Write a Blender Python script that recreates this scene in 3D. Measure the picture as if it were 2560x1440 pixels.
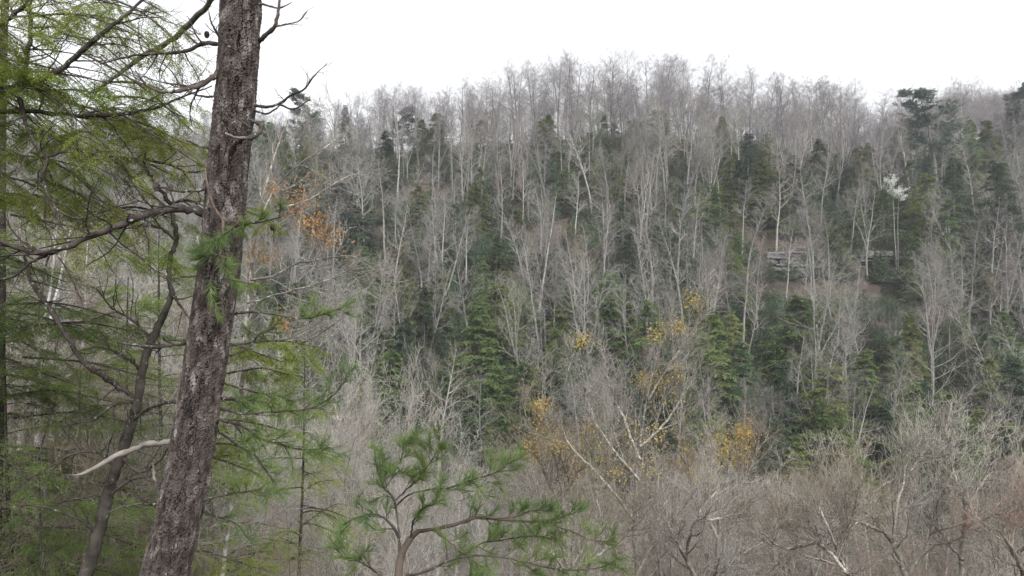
import bpy, math, random
import numpy as np
from mathutils import Vector
R_ = math.radians
for o in list(bpy.data.objects): bpy.data.objects.remove(o)
SC = bpy.context.scene
COL = SC.collection

# ------------------------------------------------------------------ camera, sky, sun, exposure
F = 2009.0                       # focal length in photo pixels (2560 wide)
cam = bpy.data.objects.new('camera', bpy.data.cameras.new('camera')); COL.objects.link(cam)
cam.data.sensor_width = 36.0; cam.data.lens = 36.0*F/2560.0
cam.location = (0, 0, 0); cam.rotation_euler = (R_(90), 0, 0)
cam.data.clip_start = 0.05; cam.data.clip_end = 6000
SC.camera = cam
world = bpy.data.worlds.new("World"); SC.world = world; world.use_nodes = True
nt = world.node_tree; nt.nodes.clear()
wo = nt.nodes.new('ShaderNodeOutputWorld'); bg = nt.nodes.new('ShaderNodeBackground')
sky = nt.nodes.new('ShaderNodeTexSky'); sky.sky_type = 'NISHITA'; sky.sun_disc = False
SUN_EL, SUN_ROT = 48, 160
sky.sun_elevation = R_(SUN_EL); sky.sun_rotation = R_(SUN_ROT); sky.dust_density = 4.0; sky.air_density = 1.0
hs = nt.nodes.new('ShaderNodeHueSaturation'); hs.inputs['Value'].default_value = 1.25; hs.inputs['Saturation'].default_value = 0.10   # overcast: nearly colourless
nt.links.new(sky.outputs[0], hs.inputs['Color']); nt.links.new(hs.outputs[0], bg.inputs['Color'])
bg.inputs['Strength'].default_value = 0.15
nt.links.new(bg.outputs[0], wo.inputs['Surface'])
sd = bpy.data.lights.new('sun', 'SUN'); sd.energy = 0.9; sd.angle = R_(50); sd.color = (1.0, 0.985, 0.96)
sun = bpy.data.objects.new('sun', sd); COL.objects.link(sun)
# sky sun_rotation is clockwise from +Y; the lamp comes from the same direction
sdir = Vector((math.sin(R_(SUN_ROT))*math.cos(R_(SUN_EL)), math.cos(R_(SUN_ROT))*math.cos(R_(SUN_EL)), math.sin(R_(SUN_EL))))
# overcast light falls from above and behind the viewer
sdir = Vector((sdir.x, sdir.y, sdir.z))
sun.rotation_euler = sdir.to_track_quat('Z', 'Y').to_euler()
SC.view_settings.view_transform = 'Standard'; SC.view_settings.look = 'None'
SC.view_settings.exposure = 0.80; SC.view_settings.gamma = 1.0

# ------------------------------------------------------------------ maths helpers
def nrm(a): return a/np.maximum(np.linalg.norm(a, axis=-1, keepdims=True), 1e-9)
UP = np.array([0, 0, 1.0])
def W(px, py, d): return np.array([(px-1280)/F*d, d, (720-py)/F*d])       # photo pixel at real depth d
def smooth(a, b, x):
    t = np.clip((x-a)/(b-a), 0, 1); return t*t*(3-2*t)
def wnoise(seed, scale):
    r = np.random.RandomState(seed); K = r.randn(7, 2)*scale; ph = r.rand(7)*6.28
    return lambda x, y: sum(np.sin(K[i, 0]*x+K[i, 1]*y+ph[i]) for i in range(7))/4.0

# ------------------------------------------------------------------ mesh builder
class MB:
    def __init__(s): s.v = []; s.q = []; s.t = []; s.n = 0; s.qm = []; s.tm = []; s.qs = []; s.ts = []
    def quads(s, V, Q, mat=0, sm=True):
        s.v.append(V); s.q.append(Q+s.n); s.qm.append(np.full(len(Q), mat)); s.qs.append(np.full(len(Q), sm)); s.n += len(V)
    def tris(s, V, T, mat=0, sm=False):
        s.v.append(V); s.t.append(T+s.n); s.tm.append(np.full(len(T), mat)); s.ts.append(np.full(len(T), sm)); s.n += len(V)
    def tube(s, P, R, S=4, mat=0):
        N, K, _ = P.shape
        T = np.empty_like(P); T[:, 1:-1] = P[:, 2:]-P[:, :-2]; T[:, 0] = P[:, 1]-P[:, 0]; T[:, -1] = P[:, -1]-P[:, -2]
        T = nrm(T); m = np.abs(nrm(P[:, -1]-P[:, 0])); ref = np.eye(3)[np.argmin(m, axis=1)][:, None, :]
        A = nrm(np.cross(T, ref)); B = np.cross(T, A)
        a = np.arange(S)/S*2*np.pi
        V = P[:, :, None, :] + R[:, :, None, None]*(np.cos(a)[None, None, :, None]*A[:, :, None, :]+np.sin(a)[None, None, :, None]*B[:, :, None, :])
        n, k, q = np.meshgrid(np.arange(N), np.arange(K-1), np.arange(S), indexing='ij')
        b = n*K*S; q2 = (q+1) % S
        Q = np.stack([b+k*S+q, b+k*S+q2, b+(k+1)*S+q2, b+(k+1)*S+q], -1).reshape(-1, 4)
        s.quads(V.reshape(-1, 3), Q, mat)
    def blades(s, C, D, Sd, L, Wd, mat=0):           # diamond leaf: base, two sides, tip
        L = np.broadcast_to(L, (len(C),))[:, None]; Wd = np.broadcast_to(Wd, (len(C),))[:, None]
        V = np.stack([C, C+D*L*.45+Sd*Wd*.5, C+D*L, C+D*L*.45-Sd*Wd*.5], 1).reshape(-1, 3)
        s.quads(V, np.arange(len(V)).reshape(-1, 4), mat, False)
    def needles(s, C, D, Sd, L, Wd, mat=0):          # slim triangle
        L = np.broadcast_to(L, (len(C),))[:, None]; Wd = np.broadcast_to(Wd, (len(C),))[:, None]
        V = np.stack([C+Sd*Wd*.5, C-Sd*Wd*.5, C+D*L], 1).reshape(-1, 3)
        s.tris(V, np.arange(len(V)).reshape(-1, 3), mat, False)
    def mesh(s, name, mats):
        me = bpy.data.meshes.new(name)
        V = np.concatenate(s.v).astype(np.float32)
        Q = np.concatenate(s.q) if s.q else np.zeros((0, 4), int); T = np.concatenate(s.t) if s.t else np.zeros((0, 3), int)
        loops = np.concatenate([Q.ravel(), T.ravel()]).astype(np.int32)
        ls = np.concatenate([np.arange(len(Q))*4, len(Q)*4+np.arange(len(T))*3]).astype(np.int32)
        me.vertices.add(len(V)); me.vertices.foreach_set('co', V.ravel())
        me.loops.add(len(loops)); me.loops.foreach_set('vertex_index', loops)
        me.polygons.add(len(ls)); me.polygons.foreach_set('loop_start', ls)
        mi = np.concatenate(s.qm+s.tm).astype(np.int32); ss = np.concatenate(s.qs+s.ts).astype(bool)
        me.polygons.foreach_set('material_index', mi); me.polygons.foreach_set('use_smooth', ss)
        for m in mats: me.materials.append(m)
        me.update(calc_edges=True)
        return me
def link(name, me, parent=None):
    o = bpy.data.objects.new(name, me); COL.objects.link(o)
    if parent: o.parent = parent
    return o
def empty(name, label, cat, loc=(0, 0, 0), group=None):
    o = bpy.data.objects.new(name, None); COL.objects.link(o); o.location = loc; o.empty_display_size = .3
    o['label'] = label; o['category'] = cat
    if group: o['group'] = group
    return o
def local(P, loc): return P-np.array(loc)

# ------------------------------------------------------------------ growth (vectorised by branch order)
def level(rs, S, D, L, R, K, wob, up=0.0, tip=.25):
    N = len(S); P = np.empty((N, K, 3)); P[:, 0] = S; d = nrm(D); st = (L/(K-1))[:, None]
    up = np.broadcast_to(up, (N,))[:, None]
    for k in range(1, K):
        d = nrm(d+wob*rs.randn(N, 3)+up*UP/(K-1)*2); P[:, k] = P[:, k-1]+d*st
    tt = np.linspace(0, 1, K)[None, :]
    return P, R[:, None]*(1-(1-tip)*tt)
def spawn(rs, P, Rr, n, t0, t1, ang, angj, planar=False):
    N, K, _ = P.shape
    t = t0+(t1-t0)*(np.arange(n)[None, :]+rs.rand(N, n))/n
    f = np.clip(t*(K-1), 0, K-1.001); i = f.astype(int); fr = (f-i)[..., None]
    rows = np.arange(N)[:, None]
    a, b = P[rows, i], P[rows, i+1]; S = a*(1-fr)+b*fr; T = nrm(b-a)
    rad = Rr[rows, i]*(1-fr[..., 0])+Rr[rows, i+1]*fr[..., 0]
    if planar:
        side = nrm(np.cross(T, UP)+rs.randn(N, n, 3)*.18); sg = np.where((np.arange(n) % 2) == 0, 1, -1)[None, :, None]; pr = side*sg
    else:
        ref = nrm(rs.randn(N, n, 3)); pr = nrm(np.cross(T, ref))
    an = np.radians(ang+angj*rs.randn(N, n))[..., None]
    D = T*np.cos(an)+pr*np.sin(an)
    return S.reshape(-1, 3), D.reshape(-1, 3), t.reshape(-1), rad.reshape(-1), np.repeat(np.arange(N), n)
def along(rs, P, n, t0=0, t1=1):
    N, K, _ = P.shape
    t = t0+(t1-t0)*(np.arange(n)[None, :]+rs.rand(N, n))/n
    f = np.clip(t*(K-1), 0, K-1.001); i = f.astype(int); fr = (f-i)[..., None]; rows = np.arange(N)[:, None]
    a, b = P[rows, i], P[rows, i+1]
    return (a*(1-fr)+b*fr).reshape(-1, 3), nrm(b-a).reshape(-1, 3), t.reshape(-1)
def flat_needles(mb, rs, P, n, nl, nw, mat=0, t0=0.05, ang=62):
    C, T, t = along(rs, P, n, t0, 1)
    side = nrm(np.cross(T, UP+rs.randn(len(C), 3)*.25)); sg = np.where(rs.rand(len(C)) < .5, 1, -1)[:, None]
    a = np.radians(ang+rs.randn(len(C))*10)[:, None]
    D = nrm(T*np.cos(a)+side*sg*np.sin(a)+rs.randn(len(C), 3)*.1); Sd = nrm(np.cross(D, UP+rs.randn(len(C), 3)*.35))
    mb.blades(C, D, Sd, nl*(.7+.5*rs.rand(len(C))), nw, mat)
def pine_needles(mb, rs, P, n, nl, nw, mat=0, ang=40, t0=0):
    C, T, t = along(rs, P, n, t0, 1)
    pr = nrm(np.cross(T, nrm(rs.randn(len(C), 3)))); a = np.radians(ang*(1.15-.6*t)+rs.randn(len(C))*9)[:, None]
    D = nrm(T*np.cos(a)+pr*np.sin(a)); Sd = nrm(np.cross(D, rs.randn(len(C), 3)))
    L = nl*(.75+.4*rs.rand(len(C)))
    for s in (1, -1):                                # needles stand in pairs
        D2 = nrm(D+s*.10*Sd+rs.randn(len(C), 3)*.04)
        mb.needles(C, D2, nrm(np.cross(D2, rs.randn(len(C), 3))), L, nw, mat)
def catmull(pts, n):
    p = np.array(pts, float); p = np.vstack([2*p[0]-p[1], p, 2*p[-1]-p[-2]]); m = len(p)-3
    out = []
    for t in np.linspace(0, m-1e-6, n):
        i = int(t); f = t-i; a, b, c, d = p[i:i+4]
        out.append(.5*((2*b)+(-a+c)*f+(2*a-5*b+4*c-d)*f*f+(-a+3*b-3*c+d)*f**3))
    return np.array(out)

# ------------------------------------------------------------------ materials
def mat_new(name):
    m = bpy.data.materials.new(name); m.use_nodes = True; n = m.node_tree; n.nodes.clear()
    out = n.nodes.new('ShaderNodeOutputMaterial'); return m, n, out
def ramp(n, fac, stops):
    r = n.nodes.new('ShaderNodeValToRGB'); e = r.color_ramp.elements
    while len(e) < len(stops): e.new(.5)
    for k, (p, c) in enumerate(stops): e[k].position = p; e[k].color = (*c, 1)
    n.links.new(fac, r.inputs[0]); return r.outputs[0]
def noise(n, scale, detail=3, coord='Object', rough=.6, vec_scale=None):
    tc = n.nodes.new('ShaderNodeTexCoord'); t = n.nodes.new('ShaderNodeTexNoise')
    t.inputs['Scale'].default_value = scale; t.inputs['Detail'].default_value = detail; t.inputs['Roughness'].default_value = rough
    src = tc.outputs[coord]
    if vec_scale:
        mp = n.nodes.new('ShaderNodeMapping'); mp.inputs['Scale'].default_value = vec_scale
        n.links.new(src, mp.inputs[0]); src = mp.outputs[0]
    n.links.new(src, t.inputs['Vector']); return t.outputs['Fac']
def vary(n, col, amt_v=.35, amt_h=.03):
    """per-object difference in brightness and hue"""
    oi = n.nodes.new('ShaderNodeObjectInfo'); h = n.nodes.new('ShaderNodeHueSaturation')
    mr = n.nodes.new('ShaderNodeMapRange'); mr.inputs[3].default_value = 1-amt_v; mr.inputs[4].default_value = 1+amt_v
    n.links.new(oi.outputs['Random'], mr.inputs[0]); n.links.new(mr.outputs[0], h.inputs['Value'])
    m2 = n.nodes.new('ShaderNodeMath'); m2.operation = 'MULTIPLY'; m2.inputs[1].default_value = 7.31; n.links.new(oi.outputs['Random'], m2.inputs[0])
    m3 = n.nodes.new('ShaderNodeMath'); m3.operation = 'FRACT'; n.links.new(m2.outputs[0], m3.inputs[0])
    m4 = n.nodes.new('ShaderNodeMapRange'); m4.inputs[3].default_value = .5-amt_h; m4.inputs[4].default_value = .5+amt_h
    n.links.new(m3.outputs[0], m4.inputs[0]); n.links.new(m4.outputs[0], h.inputs['Hue'])
    n.links.new(col, h.inputs['Color']); return h.outputs[0]
def foliage(name, c1, c2, scale=2.0, trans=.3, v=.25, h=.015):
    m, n, out = mat_new(name)
    f = noise(n, scale, 4)
    col = vary(n, ramp(n, f, [(.3, c1), (.68, c2)]), v, h)
    d = n.nodes.new('ShaderNodeBsdfDiffuse'); t = n.nodes.new('ShaderNodeBsdfTranslucent'); mx = n.nodes.new('ShaderNodeMixShader')
    n.links.new(col, d.inputs[0]); n.links.new(col, t.inputs[0]); mx.inputs[0].default_value = trans
    n.links.new(d.outputs[0], mx.inputs[1]); n.links.new(t.outputs[0], mx.inputs[2]); n.links.new(mx.outputs[0], out.inputs[0])
    return m
def bark(name, c1, c2, scale=6, v=.25, c3=None, spot=.62, sscale=30, h=.012):
    m, n, out = mat_new(name)
    col = ramp(n, noise(n, scale, 5), [(.35, c1), (.65, c2)])
    if c3:
        f = ramp(n, noise(n, sscale, 4), [(spot-.03, (0, 0, 0)), (spot+.03, (1, 1, 1))])
        mx = n.nodes.new('ShaderNodeMix'); mx.data_type = 'RGBA'; n.links.new(f, mx.inputs[0]); n.links.new(col, mx.inputs[6]); mx.inputs[7].default_value = (*c3, 1); col = mx.outputs[2]
    col = vary(n, col, v, h)
    d = n.nodes.new('ShaderNodeBsdfDiffuse'); n.links.new(col, d.inputs[0]); n.links.new(d.outputs[0], out.inputs[0])
    return m
M = {}
M['trunk_pale'] = bark('pale_bark', (.18, .172, .158), (.33, .32, .30), 2.5, .28)
M['trunk_dark'] = bark('dark_grey_bark', (.11, .103, .10), (.22, .205, .195), 2.5, .28)
M['twig_grey'] = bark('grey_twigs', (.20, .19, .175), (.34, .325, .30), .5, .22)
M['twig_lilac'] = bark('lilac_grey_twigs', (.21, .195, .20), (.33, .31, .315), .5, .2)
M['twig_brown'] = bark('brown_twigs', (.165, .135, .105), (.29, .245, .195), .5, .25)
M['twig_red'] = bark('reddish_twigs', (.21, .15, .125), (.33, .245, .205), .5, .2)
M['twig_green'] = bark('greenish_twigs', (.20, .21, .13), (.33, .34, .22), .5, .2)
M['twig_pale'] = bark('pale_twigs', (.30, .28, .245), (.46, .43, .385), .5, .2)
M['lichen_bark'] = bark('lichen_bark', (.12, .105, .09), (.27, .245, .21), 5, .25, (.35, .36, .32), .57, 14)
M['birch'] = bark('white_birch_bark', (.34, .33, .31), (.54, .53, .51), 4, .1, (.09, .08, .07), .66, 9)
M['f_green'] = foliage('hemlock_green', (.085, .13, .050), (.205, .268, .105), 1.2)
M['f_dark'] = foliage('hemlock_dark', (.048, .082, .050), (.118, .168, .092), 1.2)
M['f_yellow'] = foliage('hemlock_yellowgreen', (.115, .140, .050), (.235, .27, .105), 1.2)
M['f_blue'] = foliage('pine_bluegreen', (.050, .082, .058), (.12, .165, .12), 1.0)
M['f_vivid'] = foliage('vivid_green', (.030, .10, .035), (.085, .20, .07), 1.2)
M['under'] = foliage('undergrowth_leaves', (.035, .045, .028), (.085, .095, .055), .4)
M['hem_near'] = foliage('near_hemlock_needles', (.14, .19, .035), (.30, .35, .085), 2.2, .45, .12)
M['hem_low'] = foliage('low_hemlock_needles', (.12, .165, .055), (.25, .33, .11), 2.0, .5, .12)
M['pine_needle'] = foliage('pine_needles', (.075, .125, .045), (.20, .275, .10), 6.0, .35, .1)
M['leaf_yellow'] = foliage('yellow_leaves', (.34, .235, .08), (.52, .37, .13), 3, .35, .1)
M['leaf_orange'] = foliage('orange_leaves', (.38, .22, .09), (.52, .33, .15), 3, .35, .1)
M['leaf_rust'] = foliage('rusty_leaves', (.28, .12, .05), (.42, .20, .09), 3, .35, .1)
M['leaf_red'] = foliage('red_leaves', (.27, .09, .06), (.38, .15, .10), 3, .35, .1)
M['blossom'] = foliage('white_blossom', (.52, .54, .49), (.72, .73, .69), 3, .3, .02)
M['branch_near'] = bark('near_branch_bark', (.032, .027, .024), (.095, .083, .074), 14, .1, (.30, .31, .28), .64, 40)
M['branch_dead'] = bark('weathered_dead_wood', (.11, .098, .088), (.235, .215, .195), 12, .1, (.14, .12, .10), .66, 30)
M['branch_brown'] = bark('sapling_brown_bark', (.055, .043, .035), (.14, .112, .092), 14, .1)
M['cone'] = bark('cone_scales', (.10, .08, .065), (.22, .18, .15), 30, .1)
M['second_bark'] = bark('hemlock_bark', (.028, .025, .022), (.082, .072, .064), 9, .05, (.20, .21, .19), .66, 22)

# ground
m, n, out = mat_new('leaf_litter'); a = noise(n, .35, 8, rough=.75); col = ramp(n, a, [(.3, (.028, .027, .020)), (.5, (.066, .055, .044)), (.7, (.13, .105, .088))])
d = n.nodes.new('ShaderNodeBsdfDiffuse'); n.links.new(col, d.inputs[0]); n.links.new(d.outputs[0], out.inputs[0]); M['ground'] = m
# rock
m, n, out = mat_new('layered_rock'); a = noise(n, .9, 8, rough=.7, vec_scale=(1, 1, 5)); col = ramp(n, a, [(.36, (.03, .028, .024)), (.5, (.15, .147, .142)), (.74, (.29, .285, .285))])
d = n.nodes.new('ShaderNodeBsdfPrincipled'); d.inputs['Roughness'].default_value = .85; n.links.new(col, d.inputs['Base Color'])
bp = n.nodes.new('ShaderNodeBump'); bp.inputs['Strength'].default_value = .6; bp.inputs['Distance'].default_value = .15; n.links.new(a, bp.inputs['Height']); n.links.new(bp.outputs[0], d.inputs['Normal'])
n.links.new(d.outputs[0], out.inputs[0]); M['rock'] = m
# big pine bark: albedo by bark plate (attribute) and lichen noise
m, n, out = mat_new('pine_bark')
at = n.nodes.new('ShaderNodeAttribute'); at.attribute_name = 'plate'
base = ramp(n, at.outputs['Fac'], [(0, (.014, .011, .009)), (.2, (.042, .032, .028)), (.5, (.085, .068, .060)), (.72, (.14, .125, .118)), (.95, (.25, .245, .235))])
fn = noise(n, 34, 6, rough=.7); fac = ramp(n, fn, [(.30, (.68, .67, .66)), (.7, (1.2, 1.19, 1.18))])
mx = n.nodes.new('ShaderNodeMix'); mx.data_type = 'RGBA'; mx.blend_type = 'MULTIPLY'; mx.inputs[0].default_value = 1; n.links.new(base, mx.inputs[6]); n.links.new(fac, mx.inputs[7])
lf = ramp(n, noise(n, 7, 6, rough=.75), [(.62, (0, 0, 0)), (.72, (.35, .35, .35))])
m2 = n.nodes.new('ShaderNodeMix'); m2.data_type = 'RGBA'; n.links.new(lf, m2.inputs[0]); n.links.new(mx.outputs[2], m2.inputs[6]); m2.inputs[7].default_value = (.22, .22, .205, 1)
rf = ramp(n, noise(n, 3.2, 3), [(.5, (0, 0, 0)), (.62, (.55, .55, .55))])
m3 = n.nodes.new('ShaderNodeMix'); m3.data_type = 'RGBA'; n.links.new(rf, m3.inputs[0]); n.links.new(m2.outputs[2], m3.inputs[6]); m3.inputs[7].default_value = (.060, .046, .038, 1)
d = n.nodes.new('ShaderNodeBsdfPrincipled'); d.inputs['Roughness'].default_value = .9; n.links.new(m3.outputs[2], d.inputs['Base Color'])
bp = n.nodes.new('ShaderNodeBump'); bp.inputs['Strength'].default_value = .5; bp.inputs['Distance'].default_value = .003; n.links.new(fn, bp.inputs['Height']); n.links.new(bp.outputs[0], d.inputs['Normal'])
n.links.new(d.outputs[0], out.inputs[0]); M['pine_bark'] = m

# ------------------------------------------------------------------ terrain
RX = [-400, 0, 300, 650, 1000, 1300, 1570, 1850, 2060, 2250, 2560, 3000]
RG = [440, 430, 415, 395, 400, 372, 352, 375, 410, 425, 435, 440]     # photo row of the ridge's ground
n1, n2 = wnoise(3, .07), wnoise(5, .25)
CLIFF = .52
def terrain(x, y):
    x = np.asarray(x, float); y = np.asarray(y, float)
    u = x/np.maximum(y, 12.0); px = 1280+F*np.clip(u, -1, 1)
    zn = np.interp(y, [-60, -8, 0, 4.5, 8, 15, 35, 60, 80], [4, -1.5, -1.62, -2.4, -5, -10, -20, -30, -32])
    zl = np.interp(y, [-60, -8, 0, 4.5, 8, 15, 35, 60, 80], [4, -1.5, -1.62, -2.4, -3.6, -5.8, -10, -12, -12])
    wl = smooth(-.28, -.6, u); near = zn*(1-wl)+zl*wl
    yr = 210.0; zr = (720-np.interp(px, RX, RG))/F*yr
    t = np.clip((y-80)/(yr-80), 0, 1)
    s = t+.035*np.sin(t*9.5)
    far = (near*(y <= 80)+(-32*(1-wl)-12*wl)*(y > 80)); far = far+(zr-far)*s*(y > 80)
    back = np.maximum(-.12*(y-yr), -60); wr = smooth(.36, .58, u)
    back = back*(1-wr)+wr*np.interp(y, [yr, 325, 420, 900], [0, 31, 10, -60])
    z = np.where(y > yr, zr+back, far)
    bump = np.where(y > 12, n1(x, y)*.9+n2(x, y)*.25, n2(x*3, y*3)*.04)
    return z+bump*np.clip(y/20, .3, 1)
gx = np.concatenate([-np.geomspace(2500, 130, 24)[:-1], np.linspace(-130, 130, 150), np.geomspace(130, 2500, 24)[1:]])
gy = np.concatenate([np.linspace(-120, -10, 12)[:-1], np.linspace(-10, 330, 230), np.geomspace(330, 4000, 20)[1:]])
X, Y = np.meshgrid(gx, gy); Z = terrain(X, Y); ny, nx = X.shape
j, i = np.meshgrid(np.arange(ny-1), np.arange(nx-1), indexing='ij')
mb = MB(); mb.quads(np.stack([X, Y, Z], -1).reshape(-1, 3), np.stack([j*nx+i, j*nx+i+1, (j+1)*nx+i+1, (j+1)*nx+i], -1).reshape(-1, 4), 0)
g = link('ground', mb.mesh('ground', [M['ground']])); g['kind'] = 'structure'
YS = np.linspace(82, 330, 900)
def hit(px, py):
    """depth at which the ground is seen at photo pixel px, py"""
    u = (px-1280)/F; zz = terrain(u*YS, YS); rows = 720-F*zz/YS
    k = np.where(rows <= py)[0]
    return float(YS[k[0]]) if len(k) else None
def pix(x, y, z): return 1280+F*x/y, 720-F*z/y

# ------------------------------------------------------------------ haze
HAZE = .0004

# ------------------------------------------------------------------ tree kinds (unit meshes, made once)
def bare_variant(seed, H=20, crown=.42, spread=1.0, nl=20, thin=1.0, fork=False, dens=1.0, wob=.035, fine=False):
    rs = np.random.RandomState(seed); tr = MB(); cr = MB()
    P, R = level(rs, np.zeros((1, 3))+[0, 0, -.8], np.array([[rs.randn()*.03, rs.randn()*.03, 1]]), np.array([H*.97]), np.array([H*.0108*thin]), 16, wob, .02, .10)
    if fork:
        S, D, t, rad, _ = spawn(rs, P, R, 2, crown*.7, crown*1.1, 18, 4)
        P2, R2 = level(rs, S, D, np.array([H*(1-crown)*.95]*2), rad*.75, 16, wob, .4, .12); tr.tube(P2, R2, 6)
        P = np.concatenate([P, P2]); R = np.concatenate([R, R2])
    tr.tube(P[:1], R[:1], 7)
    n1_ = nl if not fork else nl//2
    S, D, t, rad, pi = spawn(rs, P, R, n1_, crown, .99, 52, 11)
    if fork:
        pass
    k = (t-crown)/(1-crown)
    L1 = H*.215*spread*(1.15-.75*k)*(.7+.5*rs.rand(len(S)))*(.55+.6*np.minimum(1, k*4)*.9)
    P1, R1 = level(rs, S, D, L1, np.minimum(rad*.58, .07), 8, .12, .26, .22); cr.tube(P1, R1, 4, 0)
    S, D, t, rad, pi = spawn(rs, P1, R1, int(7*dens+.5), .18, 1, 46, 13)
    P2, R2 = level(rs, S, D, L1[pi]*(.62-.35*t)*(.6+.7*rs.rand(len(S))), rad*.66, 6, .15, .10, .35); cr.tube(P2, R2, 3, 0)
    L2 = np.linalg.norm(P2[:, -1]-P2[:, 0], axis=1)
    S, D, t, rad, pi = spawn(rs, P2, R2, int(6*dens+.5), .15, 1, 40, 14)
    P3, R3 = level(rs, S, D, L2[pi]*(.6-.25*t)*(.6+.7*rs.rand(len(S))), np.maximum(rad*.6, .009), 4, .17, .05, .5); cr.tube(P3, R3, 3, 1)
    L3 = np.linalg.norm(P3[:, -1]-P3[:, 0], axis=1)
    S, D, t, rad, pi = spawn(rs, P3, R3, 3, .1, 1, 38, 14)
    P4, R4 = level(rs, S, D, np.maximum(L3[pi]*.75, .25)*(.6+.7*rs.rand(len(S))), np.full(len(S), .0058), 3, .16, .05, .6)
    if fine: cr.tube(P4, R4, 3, 1)
    return tr.mesh('trunk', [M['trunk_pale']]), cr.mesh('crown', [M['trunk_pale'], M['twig_grey']]), P4
def shrub_variant(seed, H=8, stems=7):
    rs = np.random.RandomState(seed); tr = MB(); cr = MB(); N = stems
    a = rs.rand(N)*6.28; tilt = .12+.5*rs.rand(N)
    D = np.stack([np.cos(a)*tilt, np.sin(a)*tilt, np.ones(N)], 1); S = np.stack([np.cos(a)*.25, np.sin(a)*.25, np.full(N, -.5)], 1)
    P, R = level(rs, S, D, H*(.75+.3*rs.rand(N)), np.full(N, H*.0040)*(.7+.6*rs.rand(N)), 12, .06, .18, .15); tr.tube(P, R, 5)
    S, D, t, rad, pi = spawn(rs, P, R, 13, .22, 1, 46, 12)
    P1, R1 = level(rs, S, D, H*.30*(1.1-.7*t)*(.6+.6*rs.rand(len(S))), rad*.5, 6, .12, .32, .3); cr.tube(P1, R1, 3, 0)
    L1 = np.linalg.norm(P1[:, -1]-P1[:, 0], axis=1)
    S, D, t, rad, pi = spawn(rs, P1, R1, 7, .12, 1, 38, 12)
    P2, R2 = level(rs, S, D, L1[pi]*(.55-.2*t)*(.6+.7*rs.rand(len(S))), np.maximum(rad*.6, .0052), 4, .14, .15, .4); cr.tube(P2, R2, 3, 1)
    L2 = np.linalg.norm(P2[:, -1]-P2[:, 0], axis=1)
    S, D, t, rad, pi = spawn(rs, P2, R2, 3, .1, 1, 42, 12)
    P3, R3 = level(rs, S, D, np.maximum(L2[pi]*.6, .16)*(.6+.7*rs.rand(len(S))), np.full(len(S), .0042), 3, .16, .05, .6); cr.tube(P3, R3, 3, 1)
    return tr.mesh('stems', [M['trunk_pale']]), cr.mesh('twigs', [M['trunk_pale'], M['twig_grey']]), P3
def hemlock_variant(seed, H=16, rad0=3.2, nb=135, droop=-.45, c0=.06, blade=.24, pw=.85, dens=1.0):
    rs = np.random.RandomState(seed); tr = MB(); cr = MB()
    P, R = level(rs, np.array([[0, 0, -.8]]), np.array([[rs.randn()*.02, rs.randn()*.02, 1.]]), np.array([H]), np.array([H*.0105]), 14, .012, 0, .06); tr.tube(P, R, 7)
    S, D, t, rad, pi = spawn(rs, P, R, nb, c0, .985, 82, 8)
    D[:, 2] += .18
    gap = rs.rand(len(S)) > .12                      # missing limbs leave gaps
    L1 = (rad0*np.power(np.clip(1-t, .02, 1), pw)*(.42+.85*rs.rand(len(S)))+.22)
    S, D, t, rad, L1 = S[gap], D[gap], t[gap], rad[gap], L1[gap]
    P1, R1 = level(rs, S, D+rs.randn(len(S), 3)*.14, L1, np.minimum(rad*.4, .045), 7, .11, droop, .2); tr.tube(P1, R1, 3)
    S, D, t2, r2, pi = spawn(rs, P1, R1, 9, .22, 1, 52, 9, planar=True)
    P2, R2 = level(rs, S, D, L1[pi]*(.5-.25*t2)*(.6+.7*rs.rand(len(S)))+.12, r2*.4+.002, 4, .1, -.25, .4)
    n = int(11*dens); flat_needles(cr, rs, P2, n, blade, blade*.42, 0, 0, 55)
    flat_needles(cr, rs, P1, int(9*dens), blade, blade*.36, 0, .3, 48)
    C, T, t = along(rs, P2, 5, .1, 1)                # drooping tips give volume
    cr.blades(C, nrm(T+rs.randn(len(C), 3)*.6-UP*.8), nrm(rs.randn(len(C), 3)), blade*1.4, blade*.36, 0)
    return tr.mesh('trunk', [M['trunk_dark']]), cr.mesh('crown', [M['f_green']])
def whitepine_variant(seed, H=18, rad0=3.4):
    rs = np.random.RandomState(seed); tr = MB(); cr = MB()
    P, R = level(rs, np.array([[0, 0, -.8]]), np.array([[0, 0, 1.]]), np.array([H]), np.array([H*.011]), 14, .02, 0, .08); tr.tube(P, R, 7)
    S, D, t, rad, pi = spawn(rs, P, R, 46, .28, .98, 72, 10)
    L1 = rad0*np.power(np.clip(1-(t-.2)*.95, .05, 1), .7)*(.5+.65*rs.rand(len(S)))
    P1, R1 = level(rs, S, D, L1, np.minimum(rad*.42, .06), 7, .08, .38, .25); tr.tube(P1, R1, 4)
    S, D, t2, r2, pi = spawn(rs, P1, R1, 9, .35, 1, 48, 12)
    P2, R2 = level(rs, S, D, L1[pi]*.28*(.6+.7*rs.rand(len(S)))+.2, r2*.5, 4, .12, .4, .4); tr.tube(P2, R2, 3)
    S, D, t3, r3, pi = spawn(rs, P2, R2, 4, .2, 1, 45, 12)
    P3, R3 = level(rs, S, D, np.full(len(S), .35), r3*.5, 3, .12, .3, .4)
    for PP, k in ((P3, 16), (P2, 12)):
        C, T, t = along(rs, PP, k, .2, 1)
        cr.blades(C, nrm(T+rs.randn(len(C), 3)*.55+UP*.2), nrm(rs.randn(len(C), 3)), .22, .055, 0)
    return tr.mesh('trunk', [M['trunk_dark']]), cr.mesh('crown', [M['f_blue']])

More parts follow.
